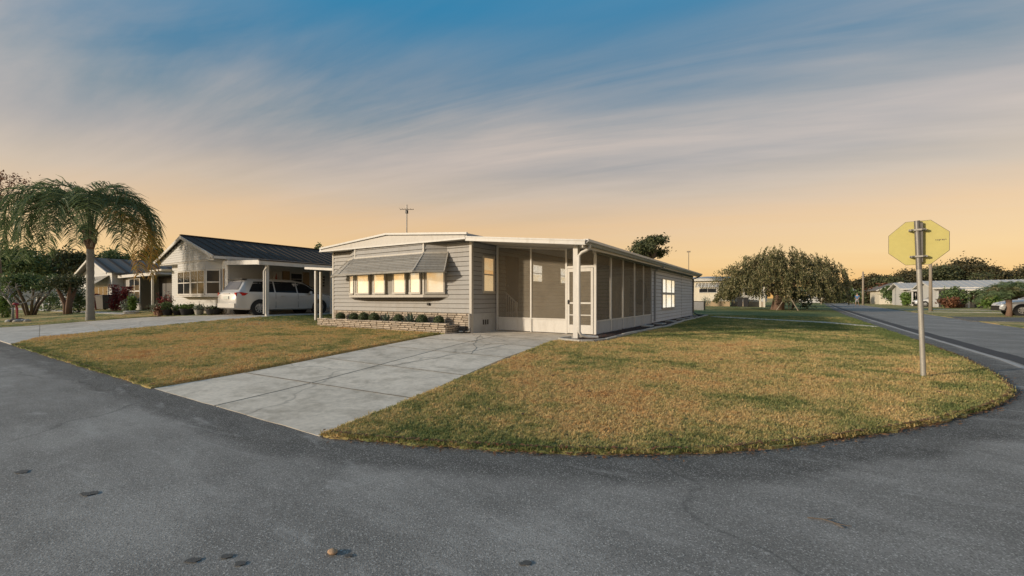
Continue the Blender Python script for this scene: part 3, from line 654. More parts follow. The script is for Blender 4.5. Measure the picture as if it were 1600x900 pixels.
# metal awning over the bow window: lapped slats
AT = [(-9.75, -1.33), (-8.90, -1.70), (-5.28, -1.70), (-4.55, -1.33)]; AO = [(-10.25, -1.75), (-9.02, -2.28), (-5.18, -2.28), (-4.34, -1.75)]
aw = MB(); ZT, ZO = 2.58, 1.94
awn = MB(); awn.beam((*AT[1], ZT + .02), (*AT[2], ZT + .02), .05, .05); awn.beam((*AT[2], ZT + .02), (*AT[3], ZT + .02), .05, .05); awn.beam((*AT[0], ZT + .02), (*AT[1], ZT + .02), .05, .05)
awning = hp(awn, 'awning', M['trim'])
NS = 11
for i in range(3):
    for k in range(NS):
        t0, t1 = k / NS, (k + 1.18) / NS
        A = [Vector((*lerp(AT[i], AO[i], t), ZT + (ZO - ZT) * t)) for t in (t0, t1)]; B_ = [Vector((*lerp(AT[i + 1], AO[i + 1], t), ZT + (ZO - ZT) * t)) for t in (t0, t1)]
        q = MB(); up_ = Vector((0, 0, .006)); lift = Vector((0, -.010, .022))
        q.hexa([A[0], B_[0], B_[1] + lift, A[1] + lift, A[0] + up_, B_[0] + up_, B_[1] + lift + up_, A[1] + lift + up_]); hp(q, 'slat', M['awning'], awning)
for i in range(3): q = MB(); q.beam((*AO[i], ZO + .01), (*AO[i + 1], ZO + .01), .03, .055); hp(q, 'edge_trim', M['awning'], awning)
for i in (1, 2): q = MB(); q.beam((*AT[i], ZT + .02), (*AO[i], ZO + .035), .05, .02); hp(q, 'hip_trim', M['awning'], awning)
for i, s in ((0, -1), (3, 1)): q = MB(); q.beam((*AT[i], ZT), (*AO[i], ZO), .03, .04); q.beam((AT[i][0], -1.31, 1.95), (*AO[i], ZO - .02), .02, .02); hp(q, 'end_bar', M['trim'], awning)

# main roof: shallow gable
GY = -1.68
prof = [(-11.0, 3.03), (-11.0, 3.12), (-7.1, 3.385), (-3.5, 3.10), (-3.5, 3.0)]
m = MB(); m.prism([(x, GY + .03, z) for x, z in prof], (0, 18.3, 0)); roof = hp(m, 'roof', M['roofwhite'])
m = MB(); m.prism([(-10.98, GY, 2.98), (-3.56, GY, 2.93), (-3.56, GY, 3.03), (-7.1, GY, 3.30), (-10.98, GY, 3.05)], (0, .05, 0)); hp(m, 'gable_panel', M['trim'])
m = MB(); m.beam((-11.06, GY - .02, 3.10), (-7.1, GY - .02, 3.365), .06, .065); hp(m, 'gable_trim', M['white'])
m = MB(); m.beam((-7.1, GY - .02, 3.365), (-3.45, GY - .02, 3.085), .06, .065); hp(m, 'gable_trim', M['white'])
m = MB(); m.beam((-11.06, GY - .025, 2.985), (-3.5, GY - .025, 2.935), .06, .05); hp(m, 'gable_trim', M['white'])
m = MB(); m.prism([(-11.0, GY + .06, 2.97), (-3.52, GY + .06, 2.935), (-3.52, GY + .06, 2.95), (-11.0, GY + .06, 2.985)], (0, .35, 0)); hp(m, 'soffit', M['trim'])
m = MB(); m.prism([(-11.0, GY, 2.98), (-11.12, GY, 3.0), (-11.12, GY, 3.1), (-11.0, GY, 3.1)], (0, 18.3, 0)); hp(m, 'gutter', M['gutter'])
for px_, yy in ((-10.6, 2), (-9.2, 1.2), (-8.7, 1.0)):
    q = MB(); q.lathe([(.06, 3.1), (.06, 3.42), (.10, 3.43), (.10, 3.50), (.02, 3.53)], (px_, yy, 0), 10); hp(q, 'roof_vent', M['galvdark'], roof)
# porch roof
def rz(x): return 2.60 + (2.99 - 2.60) * (x - .33) / (-3.5 - .33)
m = MB(); m.prism([(.33, GY, rz(.33) - .10), (-3.5, GY, rz(-3.5) - .10), (-3.5, GY, rz(-3.5)), (.33, GY, rz(.33))], (0, 18.3, 0)); hp(m, 'porch_roof', M['trim'])
m = MB(); m.beam((-3.5, GY - .02, rz(-3.5) - .065), (.40, GY - .02, rz(.40) - .065), .04, .14); fb = hp(m, 'fascia', M['white'])
m = MB(); m.beam((-3.5, GY - .045, rz(-3.5) - .015), (.42, GY - .045, rz(.42) - .015), .02, .04); hp(m, 'fascia_lip', M['white'], fb)
m = MB(); m.beam((-3.5, GY - .043, rz(-3.5) - .12), (.42, GY - .043, rz(.42) - .12), .016, .02); hp(m, 'fascia_lip', M['white'], fb)
m = MB(); m.prism([(.34, GY, 2.47), (.41, GY, 2.47), (.44, GY, 2.52), (.48, GY, 2.55), (.48, GY, 2.615), (.34, GY, 2.615)], (0, 18.3, 0)); hp(m, 'gutter', M['gutter'])
m = MB(); m.box(.30, .338, GY + .002, 16.6, 2.40, 2.56); hp(m, 'side_fascia', M['trim'])
m = MB(); m.box(-.06, .06, -.06, 16.0, 2.42, 2.50); hp(m, 'header', M['trim'])

# screened porch: posts, kick panels, screens, door
def col_(name, x, y, w, d, z0, z1, mat=M['white']):
    q = MB(); q.box(x - w / 2, x + w / 2, y - d / 2, y + d / 2, z0, z1); return hp(q, name, mat)
def ztop(x): return rz(x) - .105
for x, w in ((-3.50, .07), (-2.18, .05), (-.93, .06), (0, .075)): col_('post', x, 0, w, .05, .02, ztop(x) - .001)
for y, w in ((1.32, .08), (2.54, .045), (3.88, .08), (5.09, .045)): col_('post', 0, y, .05, w, .02, 2.42)
def panel(name, pts, mat, t, parent=None): q = MB(); q.prism(pts, t); return hp(q, name, mat, parent)
for x0, x1 in ((-3.46, -2.205), (-2.155, -.96)):
    panel('kick_panel', [(x0, .005, .03), (x1, .005, .03), (x1, .005, .43), (x0, .005, .43)], M['white'], (0, .02, 0))
    q = MB(); q.box(x0, x1, -.02, .02, .432, .47); hp(q, 'rail', M['white'])
    panel('screen', [(x0, 0, .47), (x1, 0, .47), (x1, 0, ztop(x1) - .06), (x0, 0, ztop(x0) - .06)], M['screen'], (0, .002, 0))
    q = MB(); q.beam((x0, 0, ztop(x0) - .03), (x1, 0, ztop(x1) - .03), .05, .058); hp(q, 'head_rail', M['trim'])
ys_ = [.04, 1.28, 2.517, 3.84, 5.067, 6.20]; ye = [1.28, 1.36, 2.563, 3.92, 5.113]
segs = [(.04, 1.28), (1.36, 2.517), (2.563, 3.84), (3.92, 5.067), (5.113, 6.205)]
for y0, y1 in segs:
    panel('kick_panel', [(-.01, y0, .03), (-.01, y1, .03), (-.01, y1, .40), (-.01, y0, .40)], M['skirt'], (.02, 0, 0))
    q = MB(); q.box(-.02, .02, y0, y1, .402, .435); hp(q, 'rail', M['white'])
    panel('screen', [(0, y0, .435), (0, y1, .435), (0, y1, 2.42), (0, y0, 2.42)], M['screen'], (.002, 0, 0))
# over-door screen and door
panel('screen', [(-.90, 0, 2.08), (-.04, 0, 2.08), (-.04, 0, ztop(0) - .02), (-.90, 0, ztop(-.9) - .02)], M['screen'], (0, .002, 0))
q = MB(); q.box(-.90, -.04, -.022, .022, 2.01, 2.078); hp(q, 'door_head', M['white'])
q = MB()
for b in ((-.885, -.815, .04, 2.0), (-.125, -.055, .04, 2.0), (-.813, -.127, 1.90, 2.0), (-.813, -.127, .04, .30), (-.813, -.127, .93, .98), (-.813, -.127, .58, .61)): q.box(b[0], b[1], -.035, -.012, b[2], b[3])
door = hp(q, 'screen_door', M['white'])
for z0, z1 in ((.302, .578), (.612, .928), (.982, 1.898)): panel('screen', [(-.813, -.022, z0), (-.127, -.022, z0), (-.127, -.022, z1), (-.813, -.022, z1)], M['screen'], (0, .002, 0), door)
q = MB(); q.box(-.86, -.83, -.06, -.036, .92, 1.05); q.beam((-.845, -.07, 1.0), (-.845, -.07, .93), .02, .02); hp(q, 'handle', M['dark'], door)
# corner column and downspout on a concrete foot
q = MB(); q.box(-.065, .065, -1.415, -1.285, .02, rz(0) - .102); hp(q, 'column', M['white'])
pipe(house, 'downspout', M['white'], [(.40, -1.40, 2.50), (.40, -1.40, 2.42), (.34, -1.42, 2.36), (.20, -1.45, 2.30), (.125, -1.45, 2.22), (.115, -1.44, 1.4), (.115, -1.42, .22), (.15, -1.38, .13), (.28, -1.28, .08), (.5, -1.08, .06)], .042, 10)
pipe(house, 'downspout', M['sidewall'], [(.42, 6.7, 2.50), (.40, 6.7, 2.42), (.2, 6.7, 2.33), (.07, 6.7, 2.28), (.06, 6.7, 1.2), (.06, 6.7, .12)], .04)
pipe(house, 'downspout', M['galvdark'], [(.42, 15.95, 2.50), (.40, 15.95, 2.42), (.2, 15.95, 2.33), (.07, 15.95, 2.28), (.06, 15.95, 1.2), (.06, 15.95, .25), (.3, 15.8, .1), (.7, 15.6, .07)], .04)
# windows of the side walls
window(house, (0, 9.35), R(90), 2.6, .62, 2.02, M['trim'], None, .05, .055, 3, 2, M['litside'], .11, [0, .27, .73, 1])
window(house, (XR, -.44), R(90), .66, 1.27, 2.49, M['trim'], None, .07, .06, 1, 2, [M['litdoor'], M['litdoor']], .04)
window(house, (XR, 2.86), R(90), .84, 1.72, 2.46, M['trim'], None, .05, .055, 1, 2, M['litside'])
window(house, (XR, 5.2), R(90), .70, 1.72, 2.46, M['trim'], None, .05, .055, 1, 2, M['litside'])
q = MB(); q.box(XR - .005, XR + .045, .62, 1.44, .62, 2.60); dd = hp(q, 'entry_door', M['brown'])
q = MB(); q.lathe([(.03, 0), (.03, .05)], (XR + .045, .70, 1.55), 8, 'x'); hp(q, 'handle', M['galv'], dd)
# steps with a railing inside the porch
q = MB(); q.box(XR + .04, -2.95, .55, 1.55, .02, .20); st_ = hp(q, 'entry_steps', M['concrete2'])
q = MB(); q.box(XR + .04, -3.2, .55, 1.55, .20, .40); hp(q, 'step', M['concrete2'], st_)
q = MB(); q.box(-3.10, -3.04, .50, .56, .02, .95); hp(q, 'newel', M['white'], st_)
q = MB(); q.beam((XR + .05, .53, 1.32), (-3.05, .53, .93), .04, .04); hp(q, 'handrail', M['white'], st_)
for k in range(5): q = MB(); x = XR + .1 + k * .09; q.box(x - .012, x + .012, .52, .54, .2, 1.28 - (x - XR - .05) * .75); hp(q, 'baluster', M['white'], st_)
q = MB(); q.box(-1.75, -.90, 6.215, 6.235, .05, 2.05); ud = hp(q, 'utility_door', M['trim'])
q = MB(); q.lathe([(.025, 0), (.025, -.05)], (-1.66, 6.215, 1.0), 8, 'y'); hp(q, 'handle', M['dark'], ud)
mir = MB(); mir.lathe([(.30, -.01), (.36, -.03), (.36, -.05), (.30, -.05)], (0, 0, 0), 28, 'y')
o = mir.build('wall_wreath', M['brown'], None, 'auto', (-.42, 6.21, 1.45)); o.scale = (.8, 1, 1.5); tag(o, 'dark oval ring hung inside the screened porch', 'wreath')

# mulch bed along the side wall with pale edging stones
struct(sheet('mulch_bed', [(.02, -1.40), (-.15, -1.85), (.45, -2.02), (.80, -1.4), (.76, .1), (.80, 2.5), (.94, 5), (.74, 9), (.74, 16.4), (.05, 16.6)], .035, M['mulch'], .8))
edging = struct(thing('bed_edging', '', '')); del edging['label']; del edging['category']
cl = [(-.20, -1.30), (-.22, -1.90), (.45, -2.09), (.70, -1.88), (.84, -1.40), (.80, .1), (.84, 2.5), (.98, 5), (.78, 9), (.78, 16.5), (.1, 16.85)]
em = MB(); em.hexa([(0, -.5, 0), (1, -.5, 0), (1, .5, 0), (0, .5, 0), (.01, -.40, 1), (.99, -.40, 1), (.99, .40, 1), (.01, .40, 1)]); EM = em.mesh('edging_stone', M['curb'])
for a, b in zip(cl[:-1], cl[1:]):
    L = math.dist(a, b); n = max(1, round(L / .75)); ang = math.atan2(b[1] - a[1], b[0] - a[0])
    for k in range(n):
        p = lerp(a, b, k / n); o = link(EM, 'edging_stone', edging, (p[0], p[1], g(*p) - .02), ang + random.uniform(-.015, .015)); o.scale = (L / n - .008, .10, .105 + random.uniform(-.012, .012))
for k, (x, y) in enumerate(((.35, 4.4), (.42, 6.0), (.38, 8.2), (.4, 10.4), (.4, 12.5), (.36, 14.4))):
    q = MB(); q.box(-.17, .17, -.28, .28, 0, .05); o = q.build('paver', M['curb'], None, False, (x, y, H0 + .03), random.uniform(-.15, .15)); tag(o, ['nearest', 'second nearest', 'third', 'fourth', 'fifth', 'farthest'][k] + ' grey concrete paver in the dark side bed', 'paver', 'pavers in the side bed')
lv = []; lq = []
for k in range(900):
    x, y = random.uniform(.03, .75), random.uniform(-1.7, 16.4); s = random.uniform(.012, .035); a = random.uniform(0, 6.28); b = len(lv); z = H0 + .045 + random.uniform(0, .02)
    lv += [(x + s * math.cos(a + t), y + s * math.sin(a + t), z + random.uniform(-.008, .012)) for t in (0, 1.4, 3.1, 4.6)]; lq.append((b, b + 1, b + 2, b + 3))
o = fast('mulch_chips', lv, lq, leafmat('mulch_chip', (.06, .022, .016), (.13, .05, .035), (.2, .10, .07), .0)); tag(o, 'red brown mulch chips in the side bed', 'mulch'); stuff(o)

# planter of split stone in front of the bow window, with clipped balls and agaves
pl = thing('stone_planter', 'long low planter of tan split stone under the bow window', 'planter', (0, 0, H0))
q = MB(); q.box(-10.72, -4.12, -1.93, -1.85, 0, .26); q.box(-10.72, -10.64, -1.85, -1.34, 0, .26); q.box(-4.2, -4.12, -1.85, -1.36, 0, .26); q.build('core', M['mortar'], pl)
brick_course(pl, STONE, (-10.78, -1.93), (-4.06, -1.93), 0, .27, .34, .068, depth=.065)
brick_course(pl, STONE, (-4.12, -1.94), (-4.12, -1.36), 0, .27, .30, .068, depth=.06)
for k in range(21): o = link(STONE, 'capstone', pl, (-10.80 + k * .323, -1.85, .272)); o.scale = (.312, .16 * random.uniform(.95, 1.05), .045 * random.uniform(.85, 1.15))
q = MB(); q.box(-10.64, -4.2, -1.85, -1.36, .02, .20); q.build('soil', M['mulch'], pl)
def leaf_ball(name, label, p, r, n, size, mat, group, sq=1.0, core=True):
    t = thing(name, label, 'shrub', p, random.uniform(0, 6), group); d = RNG.normal(size=(n, 3)); d /= np.linalg.norm(d, axis=1)[:, None]
    P = d * (r * RNG.uniform(.86, 1.04, (n, 1))) * (1, 1, sq) + (0, 0, r * .95); leaves(P, size, mat, t, 'foliage', d)
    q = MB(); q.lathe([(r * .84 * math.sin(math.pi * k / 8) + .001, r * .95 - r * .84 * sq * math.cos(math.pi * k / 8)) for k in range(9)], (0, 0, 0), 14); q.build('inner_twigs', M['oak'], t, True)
    q = MB(); q.tube([(0, 0, -.1), (0, 0, r * .5)], .02, 6); q.build('stem', M['bark'], t); return t
def leaves(P, size, mat, parent, name, nrm=None, aspect=.5, flat=.5, droop=0):
    """little folded leaves at the points P"""
    n = len(P); a = RNG.normal(size=(n, 3)); a[:, 2] -= droop; a /= np.linalg.norm(a, axis=1)[:, None]
    b = RNG.normal(size=(n, 3)) if nrm is None else np.cross(a, nrm + RNG.normal(size=(n, 3)) * flat)
    b -= a * np.sum(a * b, 1)[:, None]; b /= np.linalg.norm(b, axis=1)[:, None] + 1e-9
    s = (size * RNG.uniform(.6, 1.35, n))[:, None]; a *= s; b *= s * aspect
    v = np.stack([P - a, P + b, P + a, P - b], 1).reshape(-1, 3); q = np.arange(4 * n).reshape(n, 4)
    return fast(name, v, q, mat, parent)
def px_front(px, ly):
    k = (px - 800) / 650; Px = 2.4488 + .5427 * ly; Py = 12.2442 + .8399 * ly; return (Px - k * Py) / (k * -.5427 - .8399)
names = ['at the planter corner farthest from the driveway', 'second from the far planter corner', 'third from the far planter corner', 'just left of the left agave', 'between the two agaves', 'just right of the right agave', 'nearest the driveway']
for px_, nm in zip((532, 553, 568.5, 584.5, 623, 659.5, 685.5), names):
    leaf_ball('clipped_boxwood', 'round clipped boxwood in the planter, ' + nm, (px_front(px_, -1.62), -1.62, H0 + .20), .185 * random.uniform(.94, 1.06), 1500, .019, M['box'], 'boxwood balls in the planter')
def agave(p, label, n=16, L=.42, group=None):
    t = thing('agave', label, 'agave', p, random.uniform(0, 6), group)
    for k in range(n):
        a = k * 2.4; el = R(30 + 55 * (k / n)); l = L * random.uniform(.8, 1.1); m = MB(); d = Vector((math.cos(a) * math.cos(el), math.sin(a) * math.cos(el), math.sin(el))); sdn = Vector((-math.sin(a), math.cos(a), 0)); nn = sdn.cross(d)
        pts = [(0, .03), (.35, .05), (.7, .038), (1, .003)]; vs = []
        for f, w in pts: c = d * l * f - Vector((0, 0, .10 * f * f * l * (1 - k / n))); vs += [c - sdn * w + nn * w * .5, c, c + sdn * w + nn * w * .5]
        m.add(vs, [(i * 3 + j, i * 3 + j + 1, i * 3 + j + 4, i * 3 + j + 3) for i in range(3) for j in range(2)]); m.build('leaf', M['agave'], t, True, fix=False)
    return t
agave((px_front(604, -1.62), -1.62, H0 + .2), 'left spiky blue green agave in the stone planter', group='agaves in the planter')
agave((px_front(641, -1.62), -1.62, H0 + .2), 'right spiky blue green agave in the stone planter', L=.48, group='agaves in the planter')

# television aerial on the roof
ax, ay = px_front(635.5, 2.6), 2.6
an = thing('television_aerial', 'thin television aerial on a mast above the flat house roof', 'aerial', (ax, ay, H0 + 3.3))
q = MB(); q.tube([(0, 0, 0), (0, 0, 2.35)], .028, 6); q.build('mast', M['galvdark'], an)
q = MB(); q.beam((-.25, -.2, 2.12), (.25, .2, 2.12), .02, .02); q.build('boom', M['galvdark'], an)
for k in range(6):
    t = -1 + k * .4; q = MB(); l = .26 - .02 * k; q.tube([(t * .25 - l * .62, t * .2 + l * .77, 2.14), (t * .25 + l * .62, t * .2 - l * .77, 2.14)], .006, 5); q.build('element', M['galvdark'], an)
q = MB(); q.box(-.05, .05, -.05, .05, 1.92, 2.08); q.build('amplifier', M['black'], an)

# ------------------------------------------------------------------ the neighbour's house with carport
nh = thing('neighbour_house', 'white sided house with dark metal gable roof and open carport, left of the corner home', 'house', (-22.4, -1.9, .38))
def np_(m, name, mat, parent=None, smooth=False): return m.build(name, mat, parent or nh, smooth)
m = MB(); m.box(-3.1, 3.86, .02, 14.5, 0, 2.9); m.prism([(-3.1, .0, 2.9), (3.86, .0, 2.9), (0, .0, 4.05)], (0, 14.5, 0)); np_(m, 'wall', M['wsiding'])
m = MB(); lap_mesh(m, (-3.1, 0), (3.9, 0), .35, 2.78, .13); np_(m, 'front_siding', M['wsiding'])
m = MB(); lap_mesh(m, (3.88, 0), (3.88, 14.4), .35, 2.6, .13); np_(m, 'side_siding', M['wsiding'])
m = MB(); m.box(3.82, 3.92, -.03, .06, .05, 2.75); np_(m, 'corner_trim', M['white'])
m = MB(); m.prism([(-3.6, -.45, 2.78), (3.45, -.45, 2.78), (3.45, -.45, 2.88), (-.05, -.45, 3.98), (-3.6, -.45, 2.88)], (0, .1, 0)); np_(m, 'gable_wall', M['wsiding'])
gv_ = MB(); z = 2.80
while z < 3.9:
    w = (3.98 - z) / 1.10 * 3.5; gv_.prism([(-.05 - w, -.45, z), (-.05 - w, -.475, z), (-.05 - w, -.455, z + .13), (-.05 - w, -.45, z + .13)], (2 * w - .1, 0, 0)); z += .13
np_(gv_, 'gable_siding', M['wsiding'])
m = MB(); m.box(-.15, .12, -.50, -.46, 3.42, 3.66); np_(m, 'gable_vent', M['gutter'])
m = MB(); m.prism([(-3.7, -.45, 2.72), (3.5, -.45, 2.72), (3.5, -.45, 2.77), (-3.7, -.45, 2.77)], (0, .5, 0)); np_(m, 'soffit', M['white'])
# roof: two planes of ribbed metal
for s, nm in ((-1, 'roof'), (1, 'roof')):
    m = MB(); xe = 3.85 * s; m.prism([(-.05, -.62, 4.14), (xe, -.62, 2.90), (xe, -.62, 2.94), (-.05, -.62, 4.19)], (0, 15.6, 0)); rf = np_(m, nm, M['roofdark'])
    if s > 0:
        rb = MB(); rb.prism([(-.05, 0, 4.19), (xe, 0, 2.94), (xe, 0, 2.975), (-.05, 0, 4.225)], (0, .05, 0)); RB = rb.mesh('rib', M['roofdark'])
        for k in range(34): link(RB, 'rib', rf, (0, -.6 + k * .455, 0))
        q = MB(); q.beam((-.05, -.64, 4.22), (-.05, 15, 4.22), .25, .04); np_(q, 'ridge_cap', M['roofdark'], rf)
    m = MB(); m.beam((-.05, -.64, 4.09), (xe, -.64, 2.85), .05, .15); np_(m, 'barge_board', M['white'])
m = MB(); m.box(3.80, 3.90, -.6, 14.6, 2.76, 2.89); np_(m, 'eave_fascia', M['white'])
# bow window
NBP = [(-1.7, 0), (-1.0, -.42), (2.5, -.42), (3.25, 0)]
m = MB(); m.prism([(x, y + .01, .95) for x, y in NBP], (0, 0, 1.80)); nb = np_(m, 'bow_window', M['wsiding'])
m = MB(); lap_mesh(m, NBP[1], NBP[2], 2.30, 2.72, .13); lap_mesh(m, NBP[2], NBP[3], 2.30, 2.72, .13); np_(m, 'siding', M['wsiding'], nb)
m = MB(); m.prism([(NBP[0][0], 0, .90), (NBP[1][0] - .05, -.50, .90), (NBP[2][0] + .05, -.50, .90), (NBP[3][0] + .08, 0, .90)], (0, 0, .07)); np_(m, 'sill', M['white'], nb)
for x in (-.06, 1.66): window(nb, (x, -.42), 0, 1.66, 1.0, 2.28, M['white'], M['glass'], .06, .06, 2, 2, bar=.05)
window(nb, (2.875, -.21), math.atan2(.42, .75), .78, 1.0, 2.28, M['white'], M['glass'], .06, .06, 1, 2, bar=.05)
lat = MB()
for x in (-.48, .36, 1.24, 2.08):
    for k in range(5):
        a = k * 1.256; lat.tube([(x, -.475, 1.97), (x + .30 * math.cos(a), -.475, 1.97 + .26 * math.sin(a))], .009, 4); lat.tube([(x + .2 * math.cos(a), -.475, 1.97 + .2 * math.sin(a)), (x + .2 * math.cos(a + 1.256), -.475, 1.97 + .2 * math.sin(a + 1.256))], .009, 4)
np_(lat, 'leaded_pattern', M['white'], nb)
m = MB(); m.box(3.45, 3.55, -.05, -.01, 1.0, 2.3); np_(m, 'shutter', M['tan'])
# pebble patterned skirting
sk = NB('pebble_skirting'); c_ = sk.voro(7.5, feature='DISTANCE_TO_EDGE'); sk.set(c=sk.ramp(c_, [(.05, (.10, .075, .05)), (.12, (.46, .40, .30))]), r=.9); sk.bump(c_, .7, .03)
m = MB(); m.box(-3.12, 3.88, -.06, .018, 0, .36); np_(m, 'stone_skirting', sk.m)
# carport
m = MB(); m.prism([(3.9, -.12, 2.62), (7.15, -.12, 2.50), (7.15, -.12, 2.54), (3.9, -.12, 2.68)], (0, 13.5, 0)); np_(m, 'carport_roof', M['roofdark'])
m = MB(); m.prism([(3.9, -.10, 2.56), (7.13, -.10, 2.44), (7.13, -.10, 2.49), (3.9, -.10, 2.61)], (0, 13.4, 0)); np_(m, 'carport_ceiling', M['white'])
m = MB(); m.beam((3.75, -.15, 2.57), (7.2, -.15, 2.45), .05, .20); np_(m, 'carport_fascia', M['white'])
m = MB(); m.box(7.16, 7.27, -.17, 13.4, 2.34, 2.52); np_(m, 'carport_fascia', M['white'])
m = MB(); m.box(7.15, 7.29, -.17, 13.4, 2.525, 2.58); np_(m, 'drip_edge', M['roofdark'])
for y in (.30, 3.6, 6.9): m = MB(); m.box(6.95, 7.08, y - .06, y + .06, 0, 2.34); np_(m, 'post', M['white'])
pipe(nh, 'downspout', M['white'], [(7.22, .25, 2.36), (7.20, .25, 2.28), (7.08, .20, 2.16), (7.02, .17, 2.05), (7.02, .17, .1)], .045)
window(nh, (3.9, 3.45), R(90), .72, 1.55, 2.25, M['white'], M['glass'], .05, .05, 1, 2)
for y in (2.88, 4.03): m = MB(); m.box(3.9, 3.94, y - .19, y + .19, 1.5, 2.32); np_(m, 'shutter', M['tan'])
m = MB(); m.box(3.92, 4.0, 2.2, 2.6, .3, 2.25); np_(m, 'side_door', M['white'])
# back storage wall of the carport and dark end
m = MB(); m.box(3.92, 7.1, 11.5, 11.6, 0, 2.45); np_(m, 'storage_wall', M['wsiding'])
m = MB(); m.box(5.9, 6.7, 11.45, 11.498, 0, 2.1); np_(m, 'storage_door', M['brown'])
# porch on its far side
m = MB(); m.box(-5.0, -3.15, -.5, 9, 2.42, 2.52); np_(m, 'porch_roof', M['white'])
m = MB(); m.box(-4.9, -4.8, -.45, -.35, 0, 2.42); np_(m, 'porch_post', M['white'])
m = MB(); m.box(-5.0, -3.12, 2.4, 2.5, 0, 2.42); np_(m, 'porch_wall', M['brown'])
for x in (-4.3, -3.5): m = MB(); m.box(x - .05, x + .05, 2.34, 2.40, 0, 2.42); np_(m, 'porch_stile', M['white'])

# wall pieces hung in the carport
fl = thing('wall_flag', 'small faded red flag hanging beside the carport window', 'flag', (-18.44, .35, 2.25))
q = MB(); q.tube([(0, 0, 0), (.28, -.06, .30)], .012, 6); q.build('staff', M['wood'], fl)
q = MB(); P = [(.26, -.05, .27), (.05, -.01, .05), (.06, .02, -.50), (.20, -.06, -.42), (.28, -.02, -.35)]; q.prism(P, (.004, .012, 0)); q.build('cloth', paint('flag_cloth', (.34, .12, .10), .9, .2), fl)
ho = MB()
for k in range(4): ho.lathe([(.09 - .01 * k, 0), (.05, .04), (.09 - .012 * k, .08)], (0, 0, -.17 * k), 10)
o = ho.build('hanging_ornament', M['black'], None, True, (-18.2, 3.05, 2.42)); tag(o, 'black spiral ornament hanging by the carport wall', 'ornament')

# small canopy between the two homes
cp = thing('side_canopy', 'small white sloping canopy on two thin posts left of the grey home', 'canopy', (-10.8, 0, .34))
q = MB(); q.prism([(0, -1.05, 2.02), (-2.35, -1.05, 2.18), (-2.35, -1.05, 2.23), (0, -1.05, 2.07)], (0, 2.4, 0)); q.build('roof_panel', M['white'], cp)
q = MB(); q.beam((0.02, -1.08, 2.04), (-2.38, -1.08, 2.20), .03, .10); q.build('fascia', M['white'], cp)
for x, y in ((-1.75, -.95), (-2.25, -.40)): q = MB(); q.box(x - .045, x + .045, y - .045, y + .045, -.1, 2.06); q.build('post', M['white'], cp)

